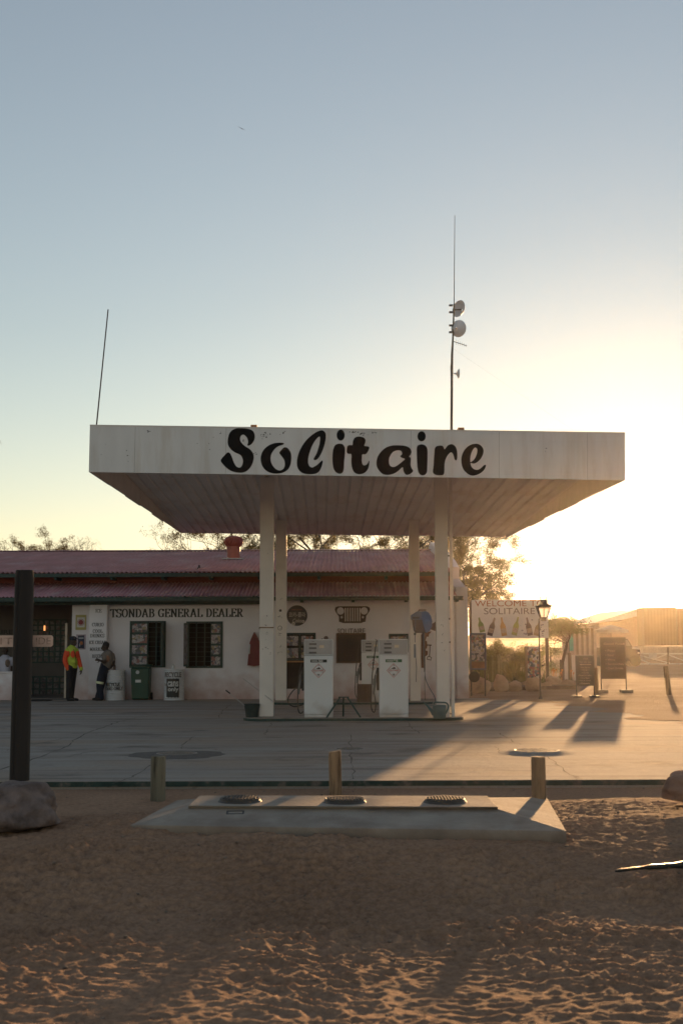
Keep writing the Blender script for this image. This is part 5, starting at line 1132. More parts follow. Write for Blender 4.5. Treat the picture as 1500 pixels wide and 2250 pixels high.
# ================================================================ PEOPLE
class Body(MB):
    def sph(s, c, rx, ry, rz, n=14, M3=None):
        o = []; fs = []; c = Vector(c)
        for i in range(n+1):
            th = PI*i/n
            for j in range(2*n):
                ph = PI*j/n; p = Vector((rx*math.sin(th)*math.cos(ph), ry*math.sin(th)*math.sin(ph), rz*math.cos(th)))
                o.append(c+(M3 @ p if M3 else p))
        for i in range(n):
            for j in range(2*n): fs.append((i*2*n+j, (i+1)*2*n+j, (i+1)*2*n+(j+1) % (2*n), i*2*n+(j+1) % (2*n)))
        return s.add(o, fs)
    def limb(s, pts, rad):
        P = smooth_pts(pts, 5); n = len(pts)-1; r = []
        for i in range(len(P)):
            t = i/5; a = min(int(t), n-1); f = t-a; r.append(rad[a]*(1-f)+rad[a+1]*f)
        s.tube(P, r, 12); s.sph(P[0], *[r[0]]*3, n=8); s.sph(P[-1], *[r[-1]]*3, n=8); return s
    def hand(s, wrist, d, side, curl=.5, thumb=None, sc=1.0):
        "palm with four unequal bent fingers and a thumb off its side; d points from wrist to fingertips, side is across the palm"
        w = Vector(wrist); d = Vector(d).normalized(); u = (Vector(side)-d*Vector(side).dot(d)).normalized(); nrm = d.cross(u)
        pc = w+d*.05*sc; M3 = Matrix((u, nrm, d)).transposed(); s.sph(pc, .040*sc, .018*sc, .052*sc, 8, M3)
        for i, (o, L) in enumerate(((-.030, .068), (-.010, .078), (.011, .072), (.030, .056))):
            b = w+d*.085*sc+u*o*sc; p1 = b+(d+nrm*curl*.35).normalized()*L*.45*sc; p2 = p1+(d+nrm*curl*1.3).normalized()*L*.33*sc; p3 = p2+(d*.6+nrm*curl*2.2).normalized()*L*.25*sc
            s.tube([b-d*.01, b, p1, p2, p3], [.0095*sc, .0095*sc, .009*sc, .0085*sc, .007*sc], 8)
        b = w+d*.03*sc-u*.034*sc; s.tube([b, b+(d*.5-u*.8+nrm*.3)*.035*sc, b+(d*1.3-u*.9+nrm*.6)*.045*sc], [.012*sc, .011*sc, .008*sc], 8)
        return s
    def head(s, c, face, sc=1.0):
        "skull, jaw, nose, lips, brow, ears; face: direction looked at"
        f = Vector(face).normalized(); r = f.cross(Vector((0, 0, 1))).normalized(); u = r.cross(f).normalized(); M3 = Matrix((r, f, u)).transposed(); c = Vector(c)
        P = lambda a, b, z: c+(r*a+f*b+u*z)*sc
        s.sph(P(0, -.012, .028), .076*sc, .095*sc, .088*sc, 12, M3); s.sph(P(0, .018, -.045), .056*sc, .066*sc, .062*sc, 10, M3); s.sph(P(0, .05, -.092), .028*sc, .026*sc, .02*sc, 8, M3)
        s.tube([P(0, .082, .015), P(0, .098, -.012), P(0, .108, -.03), P(0, .092, -.04)], [.009*sc, .012*sc, .016*sc, .012*sc], 8)
        s.sph(P(0, .082, -.062), .024*sc, .014*sc, .008*sc, 8, M3); s.sph(P(0, .079, -.074), .021*sc, .013*sc, .009*sc, 8, M3)
        s.tube([P(-.045, .066, .028), P(0, .086, .03), P(.045, .066, .028)], .010*sc, 8)
        for q in (-1, 1): s.sph(P(q*.077, -.008, -.015), .010*sc, .02*sc, .032*sc, 8, M3)
        return s
def skin_obj(name, b, m_, parent, vox=.0085, sm=3):
    o = part(name, b, m_, parent); o.data.polygons.foreach_set('use_smooth', [True]*len(o.data.polygons))
    r = o.modifiers.new('remesh', 'REMESH'); r.mode = 'VOXEL'; r.voxel_size = vox; r.use_smooth_shade = True
    s = o.modifiers.new('smooth', 'SMOOTH'); s.factor = .5; s.iterations = sm; return o
skin = mat('skin_dark', (.045, .027, .02), .5, .1, 8)
def person_hivis():
    y = gnd(155, 1540.5, 0).y+.1; J = lambda a, b, d=0: at(a, b, y+d)
    t = thing('person', 'standing person in an orange and lime hi-vis jacket, dark trousers and cap', 'person', (X(156, y, 1540), y, 0))
    b = Body(); f = Vector((.88, -.47, -.05))
    b.head(J(162.5, 1410.5), f, 1.0); b.limb([J(160, 1416), J(158, 1426)], [.055, .06])
    b.limb([J(158, 1430), J(157, 1445), J(158, 1464)], [.12, .115, .11])
    b.limb([J(147.5, 1431, -.1), J(144, 1451, -.13), J(151, 1471, -.12)], [.05, .042, .03]); b.limb([J(169, 1431, .06), J(174, 1452, .04), J(179, 1470.5, 0)], [.05, .042, .028])
    b.hand(J(179, 1470.5, 0), (0.02, -.1, -1), (.6, -.8, 0), .6); b.hand(J(151, 1470, -.12), (.5, .3, -.8), (.7, -.7, .3), .7)
    b.limb([J(154, 1468, -.07), J(152.5, 1502, -.09), J(151, 1534, -.08)], [.08, .06, .045]); b.limb([J(161, 1468, .07), J(159.5, 1502, .06), J(158, 1534, .08)], [.08, .06, .045])
    skin_obj('body', b, skin, t)
    lime = mat('cloth_lime', (.42, .52, .06), .75, .12, 8, .1); org = mat('cloth_orange', (.72, .075, .02), .7, .12, 8, .1); dk = mat('trousers_black', (.012, .012, .016), .85, .2, 8, .2)
    j = Body(); j.limb([J(158, 1430), J(157.5, 1446), J(159.5, 1461)], [.155, .155, .148]); j.limb([J(149, 1430, -.09), J(168, 1430, .06)], [.075, .075]); j.limb([J(158.5, 1421), J(158, 1427)], [.07, .1]); j.sph(J(161, 1455, -.04), .125, .12, .1)
    jk = skin_obj('jacket', j, lime, t, .011, 3)
    for (pts, rad) in (([J(147.5, 1433, -.1), J(143.7, 1452, -.13), J(150.5, 1470, -.13)], [.075, .068, .058]), ([J(169, 1433, .06), J(174, 1452, .04), J(178.5, 1468, 0)], [.07, .062, .052])):
        s = Body(); s.limb(pts, rad); skin_obj('sleeve', s, org, jk, .011, 2)
    for pts in ([J(150.3, 1469.8, -.13), J(151, 1472, -.13)], [J(178.4, 1467.8, 0), J(179, 1470, 0)]):
        c = Body(); c.limb(pts, [.054, .05]); skin_obj('cuff', c, lime, jk, .009, 1)
    for (a, c_, d, w, h) in ((160.5, 1437.5, -.135, .07, .10), (169.5, 1438.5, -.065, .045, .10), (151.5, 1437, -.15, .03, .085)):
        p = Body(); p.sph(J(a, c_, d), w, .035, h); skin_obj('chest_panel', p, org, jk, .009, 2)
    zp = MB(); zp.tube([J(162, 1426, -.145), J(165.5, 1438, -.17), J(167.5, 1450, -.17), J(167.5, 1462, -.15)], .007, 6); part('zip', zp, dk, jk)
    tr = Body(); tr.limb([J(158.5, 1459), J(158.5, 1468)], [.125, .125]); tr.limb([J(154, 1468, -.07), J(152.5, 1502, -.09), J(151, 1534, -.08)], [.115, .085, .072]); tr.limb([J(162.5, 1468, .07), J(159.5, 1502, .06), J(157, 1534, .08)], [.11, .085, .07])
    skin_obj('trousers', tr, dk, t, .011, 2)
    for (a, c_, d) in ((153, 1538.5, -.1), (161, 1538.5, .07)):
        s = Body(); q = J(a, c_, d); q.z = .045; s.sph(q, .05, .05, .05); s.limb([q+Vector((-.03, 0, 0)), q+Vector((.13, -.05, -.012))], [.048, .035]); s.v = [(p[0], p[1], max(p[2], .004)) for p in s.v]; skin_obj('shoe', s, dk, t, .009, 1)
    c = Body(); h = J(162, 1407.5); navy = mat('cap_navy', (.014, .02, .035), .8); M3 = Matrix.Rotation(math.atan2(f.y, f.x), 3, 'Z')
    c.sph(h+Vector((-.01, 0, .055)), .105, .09, .07, 12, M3); c.sph(h+M3 @ Vector((.115, 0, .045)), .085, .07, .013, 10, M3); skin_obj('cap', c, navy, t, .007, 2)
def person_lean():
    y = gnd(220, 1539.5, 0).y+.05; J = lambda a, b, d=0: at(a, b, y+d)
    t = thing('person', 'person in a grey t-shirt and navy work trousers leaning by the pier with a phone', 'person', (X(221, y, 1540), y, 0))
    b = Body(); f = Vector((-.95, -.25, -.08))
    b.head(J(232, 1421.5), f, 1.02); b.limb([J(234.5, 1428), J(236.5, 1436)], [.058, .062])
    b.limb([J(237, 1440), J(236, 1452), J(231, 1466)], [.13, .125, .115])
    b.limb([J(228.5, 1440, -.1), J(231, 1455, -.2), J(221.5, 1451.5, -.28)], [.05, .044, .03]); b.hand(J(221.5, 1451.5, -.28), (-1, -.1, .25), (0, .4, 1), .4)
    b.limb([J(247, 1441, .02), J(250.5, 1456, .04), J(243, 1467, .08)], [.05, .043, .032]); b.hand(J(243, 1467, .08), (-.7, .3, -.6), (.4, .8, 0), .5)
    b.limb([J(228, 1468, -.07), J(219, 1502, -.1), J(222, 1533, -.08)], [.085, .06, .045]); b.limb([J(232, 1468, .07), J(225, 1502, .04), J(215, 1532, .05)], [.085, .06, .045])
    skin_obj('body', b, skin, t)
    s = Body(); s.limb([J(237.5, 1440), J(236.5, 1452), J(232.5, 1463)], [.158, .152, .138]); s.limb([J(229.5, 1440, -.1), J(245, 1440, .03)], [.085, .08])
    s.limb([J(228.5, 1440, -.1), J(230, 1448, -.15)], [.075, .068]); s.limb([J(247, 1440, .02), J(249.5, 1449, .03)], [.073, .066]); sh = skin_obj('t_shirt', s, mat('shirt_grey', (.17, .145, .13), .9, .15, 10, .1), t, .011, 3)
    p = Body(); p.sph(J(236, 1447, -.14), .07, .03, .10); skin_obj('shirt_print', p, mat('shirt_print', (.26, .13, .08), .9, .5, 40), sh, .009, 2)
    nv = mat('trousers_navy', (.012, .016, .032), .85, .2, 8, .2)
    tr = Body(); tr.limb([J(232, 1461), J(230, 1470)], [.135, .14]); tr.limb([J(228, 1470, -.07), J(219.5, 1502, -.1), J(222.5, 1533, -.08)], [.12, .095, .085]); tr.limb([J(233, 1470, .07), J(225, 1502, .04), J(215.5, 1532, .05)], [.115, .09, .08]); tr = skin_obj('trousers', tr, nv, t, .011, 2)
    bd = Body(); bd.limb([J(219.4, 1499, -.1), J(219.6, 1502.5, -.1)], [.104, .102]); bd.v = [q for q in bd.v]; 
    rb = MB(); c0 = J(219.5, 1500, -.1); rb.lathe([(.103, -.03), (.106, 0), (.103, .03)], c0, (.15, .05, 1), 20, closed=False); part('reflective_band', rb, mat('band', (.6, .62, .4), .35, .1), tr, smooth=True)
    for (a, d) in ((221, -.1), (214.5, .05)):
        s = Body(); q = J(a, 1538, d); q.z = .05; s.sph(q+Vector((.02, 0, 0)), .055, .05, .055); s.limb([q+Vector((.03, 0, 0)), q+Vector((-.1, -.05, -.014))], [.05, .037]); s.v = [(p[0], p[1], max(p[2], .004)) for p in s.v]; skin_obj('shoe', s, mat('boot', (.02, .016, .014), .7), t, .009, 1)
    h = J(233, 1418.5); bn = Body(); bn.sph(h+Vector((.006, 0, .03)), .093, .086, .078); skin_obj('beanie', bn, mat('beanie', (.035, .032, .034), .95, .2, 40), t, .008, 2)
    ph = J(216, 1447.5, -.29); o = MB().obox(ph, .09, .06, .008, Matrix.Rotation(R(25), 3, 'Y')); solo('phone', o, mat('phone_black', (.01, .01, .012), .2), 'dark smartphone held out by the leaning person', 'phone', bevel=.002)
def person_sit():
    y = WY+.75; J = lambda a, b, d=0: at(a, b, y+d)
    t = thing('person', 'person in a white printed t-shirt sitting behind the low porch wall at the left edge', 'person', (X(14, y, 1500), y, .05))
    b = Body(); b.head(J(12.5, 1430), (.3, -.9, -.2), 1.0); b.limb([J(12.5, 1436), J(12.5, 1443)], [.058, .065]); b.limb([J(12, 1448), J(12, 1475)], [.13, .13])
    b.limb([J(-4, 1449), J(-8, 1465, -.05), J(-3, 1478, -.2)], [.05, .044, .03]); b.limb([J(26, 1451), J(28.5, 1466), J(25, 1478, -.2)], [.05, .044, .03]); b.hand(J(-3, 1478, -.2), (.3, -1, -.1), (1, 0, 0), .5); b.hand(J(25, 1478, -.2), (-.3, -1, -.1), (1, 0, 0), .5)
    for q in (5, 19): b.limb([J(q, 1484), Vector((J(q, 1500).x, y-.38, .52)), Vector((J(q, 1500).x, y-.36, .1))], [.08, .06, .045])
    skin_obj('body', b, skin, t)
    s = Body(); s.limb([J(12, 1450), J(12, 1464), J(12, 1478)], [.16, .16, .16]); s.limb([J(-3, 1449), J(26, 1449)], [.075, .075]); s.limb([J(-4, 1449), J(-7, 1459)], [.072, .068]); s.limb([J(26, 1450), J(28, 1459)], [.072, .068]); sh = skin_obj('t_shirt', s, mat('tee_white', (.5, .5, .6), .9, .1, 10, .1), t, .011, 3)
    p = Body(); p.sph(J(17, 1457, -.13), .075, .04, .11); skin_obj('shirt_print', p, mat('tee_print', (.16, .12, .10), .9, .4, 30), sh, .009, 2)
    tr = Body()
    for q in (5, 19): tr.limb([J(q, 1484), Vector((J(q, 1500).x, y-.38, .52)), Vector((J(q, 1500).x, y-.36, .14))], [.11, .085, .07])
    skin_obj('trousers', tr, mat('trousers_black', (.012, .012, .016)), t, .011, 2)
    solo('bench', MB().box(X(-25, y), X(50, y), y-.2, y+.25, .40, .45).box(X(-22, y), X(-18, y), y-.18, y+.2, .051, .399).box(X(44, y), X(48, y), y-.18, y+.2, .051, .399), mat('bench_wood', (.12, .08, .05), .7, .2), 'plain wooden bench under the person behind the low wall', 'bench')
person_hivis(); person_lean(); person_sit()
# ================================================================ VEGETATION
def leaf_mat(name, col, tr=.45):
    M = bpy.data.materials.new(name); M.use_nodes = True; N = M.node_tree.nodes; L = M.node_tree.links; N.clear()
    out = N.new('ShaderNodeOutputMaterial'); d = N.new('ShaderNodeBsdfDiffuse'); t = N.new('ShaderNodeBsdfTranslucent'); mx = N.new('ShaderNodeMixShader'); mx.inputs[0].default_value = tr
    geo = N.new('ShaderNodeNewGeometry'); n = N.new('ShaderNodeTexNoise'); n.inputs['Scale'].default_value = 3; L.new(geo.outputs['Position'], n.inputs['Vector'])
    c = N.new('ShaderNodeMixRGB'); c.inputs[1].default_value = (*[v*.7 for v in col], 1); c.inputs[2].default_value = (*[min(v*1.5, 1) for v in col], 1); L.new(n.outputs['Fac'], c.inputs[0])
    for s in (d, t): L.new(c.outputs[0], s.inputs['Color'])
    L.new(d.outputs[0], mx.inputs[1]); L.new(t.outputs[0], mx.inputs[2]); L.new(mx.outputs[0], out.inputs[0]); MATS[name] = M; return M
leaf_a = leaf_mat('leaf_acacia', (.12, .095, .035), .55); leaf_g = leaf_mat('leaf_green', (.07, .085, .03)); leaf_y = leaf_mat('leaf_succulent', (.16, .15, .05), .5)
bark = mat('bark', (.075, .055, .04), .9, .3, 8, .4, 20)
def tree(name, lab, base, spread, height, seed, leafm, nlimb=6, leaf=.05, nleaf=9000, flat=.35, trunk_h=.3, r0=.16, twig=3, cat='tree', group=None, bias=0, low=0.0, thin=1.0):
    rs = random.Random(seed); t = thing(name, lab, cat, base, group); tb = MB(); B = Vector(base); tips = []
    top = B+Vector((rs.uniform(-.2, .2), 0, height*trunk_h)); tb.tube([B-Vector((0, 0, .1)), B.lerp(top, .5)+Vector((rs.uniform(-.1, .1), rs.uniform(-.1, .1), 0)), top], [r0*1.25, r0, r0*.85], 8)
    def grow(p, d, l, r, lev):
        n = 4; P = [p]; q = p.copy(); dd = d.copy()
        for i in range(n):
            dd = (dd+Vector((rs.gauss(0, .2), rs.gauss(0, .2), rs.gauss(0, .14)+(.02 if lev < 2 else -.03)))).normalized(); q = q+dd*l/n; P.append(q.copy())
        tb.tube(P, [r*(1-.5*i/n)*thin for i in range(n+1)], 5 if lev < 2 else 3, caps=False)
        if lev >= twig: tips.append((P[2], P[-1])); return
        for k in range(rs.choice((3, 3, 4)) if lev else rs.choice((3, 4))):
            s_ = P[rs.choice((2, 3, 4))]; e = (dd+Vector((rs.gauss(0, .7), rs.gauss(0, .7), rs.gauss(.05, .35)))).normalized(); grow(s_, e, l*rs.uniform(.55, .78), r*.46, lev+1)
    for k in range(nlimb):
        a = 2*PI*k/nlimb+rs.uniform(-.3, .3); el = rs.uniform(.2, .9)
        d = Vector((math.cos(a)*spread/height*.9+bias, math.sin(a)*.7, el*(1-flat)+.1-low)).normalized(); grow(top, d, spread*rs.uniform(.38, .52), r0*.42, 0)
    part('trunk', tb, bark, t)
    lf = MB(); vs = []; fs = []
    for i in range(nleaf):
        a, b = tips[rs.randrange(len(tips))]; p = a.lerp(b, rs.random()**.7)+Vector((rs.gauss(0, leaf*1.6), rs.gauss(0, leaf*1.6), rs.gauss(0, leaf*1.3)))
        u = Vector((rs.gauss(0, 1), rs.gauss(0, 1), rs.gauss(0, 1))).normalized(); w = u.orthogonal().normalized(); s_ = leaf*rs.uniform(.5, 1.1)
        o = len(vs); vs += [p+u*s_, p+w*s_*.5, p-u*s_*.6]; fs.append((o, o+1, o+2))
    lf.add(vs, fs); part('crown', lf, leafm, t); return t
tree('acacia_tree', 'wide spreading thorn tree with bare tangled branches behind the shop roof', (X(800, 56), 56, 0), 8.6, 6.6, 3, leaf_a, nlimb=12, leaf=.07, nleaf=100000, flat=.75, trunk_h=.56, r0=.2)
tree('acacia_tree', 'smaller thorn tree showing left of the turbine ventilator', (X(515, 52), 52, 0), 4.0, 5.0, 14, leaf_a, nlimb=9, leaf=.05, nleaf=16000, flat=.85, trunk_h=.86, r0=.12)
tree('acacia_tree', 'sunlit golden thorn tree drooping beside the gable end above the welcome board', (X(978, 50), 50, 0), 3.0, 5.4, 23, leaf_a, nlimb=13, leaf=.042, nleaf=60000, flat=.6, trunk_h=.5, r0=.13, bias=.15)
tree('thorn_bush', 'dense twiggy bush showing over the left end of the shop roof', (X(85, 50), 50, 0), 2.6, 4.5, 31, leaf_a, nlimb=13, leaf=.042, nleaf=42000, flat=.72, trunk_h=.87, r0=.1, cat='bush', group='twiggy bushes over the roof')
tree('thorn_bush', 'second twiggy bush cut by the left edge above the roof', (X(-10, 51), 51, 0), 2.3, 4.5, 37, leaf_a, nlimb=11, leaf=.042, nleaf=30000, flat=.72, trunk_h=.87, r0=.1, cat='bush', group='twiggy bushes over the roof')
tree('thorn_bush', 'low sparse twigs poking over the roof right of the dense bush', (X(170, 50), 50, 0), 1.7, 4.8, 41, leaf_a, nlimb=6, leaf=.03, nleaf=1200, flat=.6, trunk_h=.92, r0=.08, cat='bush', group='twiggy bushes over the roof')
tree('garden_tree', 'small dark leafy tree between the lantern post and the hut', (X(1233, 46.5), 46.5, 0), 1.3, 2.9, 52, leaf_g, nlimb=8, leaf=.05, nleaf=8000, flat=.1, trunk_h=.5, r0=.06, low=.1)

for i, (px, yy, sp, hh, n_, lab) in enumerate(((1085, 47.5, 1.1, 1.65, 9000, 'rounded leafy shrub glowing behind the column cacti'), (1120, 48.5, 1.2, 1.5, 9000, 'broad leafy shrub behind the yuccas under the welcome board'), (1165, 48, 1.1, 1.6, 8000, 'leafy shrub behind the old fridge'), (1055, 47, .8, 1.35, 5000, 'narrow leafy shrub beside the gable wall corner'), (1262, 52, .6, .7, 2500, 'low leafy shrub before the striped hut'))):
    tree('garden_shrub', lab, (X(px, yy), yy, 0), sp*1.1, hh*1.2, 60+i, leaf_y if i % 2 == 0 else leaf_g, nlimb=9, leaf=.045, nleaf=n_, flat=.05, trunk_h=.25, r0=.035, cat='shrub', group='leafy shrubs in the garden', low=.0)
# ================================================================ RIGHT-HAND YARD
D0 = .006
tan_w = mat('board_white', (.74, .68, .63), .7, .08, 2, .1, 20)
post_w = mat('post_wood', (.16, .11, .07), .85, .25, 8, .3, streak=(1, 1, .2))
def welcome():
    y = 44; a = rect(1036, 1203.5, 1318, 1402, y); t = thing('welcome_board', 'large pale welcome board with painted bottles on two wooden posts', 'sign', ((a[0]+a[1])/2, y, D0))
    bd = part('board', MB().box(a[0], a[1], y, y+.03, a[2], a[3]), tan_w, t)
    for px in (1034.5, 1201): part('post', MB().box(X(px-3.2, y), X(px+3.2, y), y+.0305, y+.13, D0, Z(1322, y)), post_w, t)
    tr = lambda u, v: (X(1000+u/5, y), Z(1250+v/5, y))
    p = tr(218, 418); q = tr(905, 352); part('lettering', text_mb('WELCOME TO', p[0], tr(985, 0)[0], p[1], q[1], y-.001, .004, 0), mat('board_red', (.42, .15, .07), .7), bd)
    p = tr(318, 505); q = tr(878, 435); part('lettering', text_mb('SOLITAIRE', p[0], q[0], p[1], q[1], y-.001, .004, 0), mat('board_brown', (.22, .16, .12), .7), bd)
    cs = [('bottle_green', (.24, .27, .08)), ('bottle_dark', (.09, .05, .04)), ('bottle_amber', (.45, .24, .07)), ('bottle_olive', (.30, .28, .06)), ('bottle_dark2', (.09, .05, .04)), ('bottle_tan', (.36, .25, .13))]
    spec = [(280, 620, -13, 165), (405, 640, 17, 205), (523, 640, -8, 205), (668, 635, 14, 205), (805, 640, -10, 200), (905, 660, 14, 165)]
    for (n_, c_), (u, v, ang, L) in zip(cs, spec):
        h = L/2; w = 30; s_ = [(-w, -h), (w, -h), (w, h*.05), (w*.8, h*.2), (w*.35, h*.5), (w*.3, h), (-w*.3, h), (-w*.35, h*.5), (-w*.8, h*.2), (-w, h*.05)]
        def rot(P): return [tr(u+(p[0]*math.cos(R(ang))+p[1]*math.sin(R(ang))), v-(p[1]*math.cos(R(ang))-p[0]*math.sin(R(ang)))) for p in P]
        part('painted_bottle', flat_mb([rot(s_)], y-.001, .003), mat(n_, c_, .7, .15), bd)
        part('bottle_label', flat_mb([rot([(-w*.85, -h*.7), (w*.85, -h*.7), (w*.85, -h*.2), (-w*.85, -h*.2)])], y-.0045, .003), mat('bottle_label', (.42, .3, .22), .7, .25, 20), bd)
    st = MB(); rs = random.Random(3)
    for i in range(26):
        q = tr(rs.gauss(960 if i < 15 else 790, 30), rs.uniform(550, 745)); r = rs.uniform(.01, .035); st.box(q[0]-r, q[0]+r, y-.0015-.0003*(i % 5), y-.0004, q[1]-r*.7, q[1]+r*.7)
    st.v = [(min(max(p[0], a[0]), a[1]), p[1], max(p[2], a[2])) for p in st.v]
    part('stickers', st, stick_d, bd)
welcome()
iron_d = mat('iron_black', (.075, .055, .045), .6, .2)
def lantern(px, pyb, pyt, lab):
    g_ = gnd(px, pyb, D0); y = g_.y; k = y/F; x = X(px, y, pyb); t = thing('lantern_post', lab, 'lamp post', (x, y, D0)); z = lambda v: Z(v, y)
    part('pole', MB().tube([(x, y, D0), (x, y, z(1440)), (x, y, z(1362))], [.028, .022, .018], 10), iron_d, t, smooth=True); part('foot', MB().lathe([(.06, 0), (.05, .04), (.03, .08)], (x, y, D0), n=16), iron_d, t, smooth=True)
    cx = X(px+8, y)
    part('arm', MB().bar((x, y, z(1362)), (cx, y, z(1359)), .03), iron_d, t)
    b0, b1 = 7*k, 14.2*k; zb, zt = z(1358.5), z(1334.5); hd = MB(); C4 = [(-1, -1), (1, -1), (1, 1), (-1, 1)]
    for i in range(4):
        a, b = C4[i], C4[(i+1) % 4]
        hd.bar((cx+a[0]*b0, y+a[1]*b0, zb), (cx+a[0]*b1, y+a[1]*b1, zt), .022); hd.bar((cx+a[0]*b1, y+a[1]*b1, zt), (cx+b[0]*b1, y+b[1]*b1, zt), .025); hd.bar((cx+a[0]*b0, y+a[1]*b0, zb), (cx+b[0]*b0, y+b[1]*b0, zb), .025)
        m0 = ((a[0]+b[0])/2, (a[1]+b[1])/2); hd.bar((cx+m0[0]*b0, y+m0[1]*b0, zb), (cx+m0[0]*b1, y+m0[1]*b1, zt), .014)
    part('frame', hd, iron_d, t)
    gl = MB(); i0 = .9
    gl.add([(cx+s[0]*b0*i0, y+s[1]*b0*i0, zb) for s in C4]+[(cx+s[0]*b1*i0, y+s[1]*b1*i0, zt) for s in C4], [(i, (i+1) % 4, 4+(i+1) % 4, 4+i) for i in range(4)]); part('glass', gl, mat('lantern_glass', (.85, .75, .6), .25, .05, trans=.9), t)
    rf = MB(); e = b1+.05; rf.add([(cx+s[0]*e, y+s[1]*e, zt+.013) for s in C4]+[(cx+s[0]*b0*.9, y+s[1]*b0*.9, z(1327)) for s in C4]+[(cx+s[0]*b0*.75, y+s[1]*b0*.75, z(1319)) for s in C4], [(3, 2, 1, 0)]+[(i, (i+1) % 4, 4+(i+1) % 4, 4+i) for i in range(4)]+[(4+i, 4+(i+1) % 4, 8+(i+1) % 4, 8+i) for i in range(4)]+[(8, 9, 10, 11)]); part('roof', rf, iron_d, t)
    for s in (-1, 1): part('finial', MB().tube([(cx+s*b0*.8, y, z(1325)), (cx+s*b0*.9, y, z(1312))], .012, 6), iron_d, t)
    part('socket', MB().box(cx-b0*.7, cx+b0*.7, y-b0*.7, y+b0*.7, z(1366), zb-.013), iron_d, t)
lantern(1186.5, 1536, 1312, 'black iron lantern post standing before the right end of the welcome board')
def sticker_stand():
    y = 36.2; a = rect(1031, 1067.5, 1391, 1472, y); fr = mat('frame_blue', (.07, .08, .12), .5, .15); t = thing('sticker_stand', 'blue framed stand plastered with stickers beside the gable wall', 'stand', ((a[0]+a[1])/2, y, D0))
    part('panel', MB().box(a[0]+.03, a[1]-.03, y+.01, y+.05, Z(1454, y), a[3]-.03), stick_d, t); part('panel', MB().box(a[0]+.03, a[1]-.03, y+.01, y+.05, a[2]+.02, Z(1455, y)), mat('panel_brown', (.16, .08, .04), .5, .3), t)
    f = MB(); w = .05; f.box(a[0], a[0]+w, y-.02, y+.07, a[2], a[3]); f.box(a[1]-w, a[1], y-.02, y+.07, a[2], a[3]); f.box(a[0]+w, a[1]-w, y-.018, y+.07, a[3]-w, a[3]); f.box(a[0]+w, a[1]-w, y-.018, y+.07, a[2], a[2]+w); part('frame', f, fr, t, bevel=.012)
    for px in (1033.5, 1064): part('leg', MB().cyl((X(px, y), y+.03, D0), (X(px, y), y+.03, a[2]-.001), .022, n=10), iron_d, t)
    part('wheel', MB().cyl((X(1040, y), y-.03, Z(1488, y)), (X(1040, y), y+.04, Z(1488, y)), .16, n=24), mat('tyre', (.04, .035, .03), .8), t, bevel=.03)
sticker_stand()
def fridge():
    y = 43; a = rect(1158.5, 1184.5, 1421, 1497, y); b = rect(1146, 1158, 1421, 1497, y+.4); t = thing('old_fridge', 'upright old fridge covered in stickers behind the rocks', 'fridge', ((a[0]+a[1])/2, y, D0))
    part('door', MB().box(a[0], a[1], y, y+.05, D0+.03, a[3]), sticker_mat('stickers_fridge', 12, .6), t, bevel=.01); part('cabinet', MB().box(a[0], a[1], y+.052, y+.6, D0, a[3]+.01), mat('fridge_side', (.12, .08, .05), .6, .2), t, bevel=.01)
    part('handle', MB().box(a[0]+.03, a[0]+.05, y-.04, y-.001, Z(1462, y), Z(1440, y)), iron_d, t)
fridge()
# border of rocks, each its own stone
RK = [(1054, 1525, 46, 34, 'biggest pale flat topped rock nearest the gable wall'), (1100, 1521, 33, 37, 'upright dark rounded rock, second from the gable wall'), (1131, 1520, 30, 23, 'pale pointed rock between the upright and the round rock'), (1171, 1520, 35, 31, 'round brown rock right behind the lantern post'), (1153, 1513, 17, 14, 'small rock tucked between the pointed and round rocks'),
      (1199, 1515, 22, 16, 'small flat rock just right of the lantern post'), (1214, 1512, 32, 26, 'humped rock with smaller stones right of the lantern post'), (1247, 1512, 36, 18, 'long low rock at the right end of the rock border'), (1064, 1493, 40, 22, 'pale rock lying higher at the back beside the gable wall'), (1090, 1491, 30, 24, 'pale rear rock leaning behind the upright one'), (1230, 1500, 18, 16, 'small rear rock behind the long low one')]
for i, (px, pyb, w, h, lab) in enumerate(RK):
    g_ = gnd(px, pyb, D0); k = g_.y/F; boulder((X(px, g_.y+w*k*.4, pyb), g_.y+w*k*.4, D0+h*k*.42), w*k*.5, w*k*.42, h*k*.62, 20+i*3, rock_w, lab, 'rocks bordering the garden bed', sub=3, rough=1.1, flat=.6, name='garden_rock')
solo('garden_bed', MB().prism([(X(1030, 39.5), 39.5, .001), (X(1262, 41), 41, .001), (X(1262, 46), 46, .001), (X(1030, 47), 47, .001)], (0, 0, .12)), mat('bed_soil', (.16, .11, .075), .95, .3, 9, .5, 30), 'raised bed of brown soil behind the rock border', 'garden bed')
def cactus(px, y, w, n, h, seed, lab):
    rs = random.Random(seed); x = X(px, y); t = thing('column_cactus', lab, 'cactus', (x, y, .12), 'column cacti in the garden bed')
    for i in range(n):
        cx = x+rs.uniform(-w, w); cy = y+rs.uniform(-.3, .3); r = rs.uniform(.05, .075); hh = h*rs.uniform(.7, 1.05); prof = []
        m = 40; vs = []; L_ = [(0, 1), (.25, 1.05), (.6, 1), (.9, .85), (.97, .5), (1, .05)]
        for (a, b) in L_:
            for j in range(m): th = 2*PI*j/m; rr = r*b*(1+.13*math.cos(8*th)); vs.append((cx+rr*math.cos(th), cy+rr*math.sin(th), .12+hh*a))
        mb = MB(); mb.add(vs, [(p*m+j, p*m+(j+1) % m, (p+1)*m+(j+1) % m, (p+1)*m+j) for p in range(len(L_)-1) for j in range(m)]); part('stem', mb, mat('cactus_green', (.13, .13, .05), .7, .2, 10), t, smooth=True)
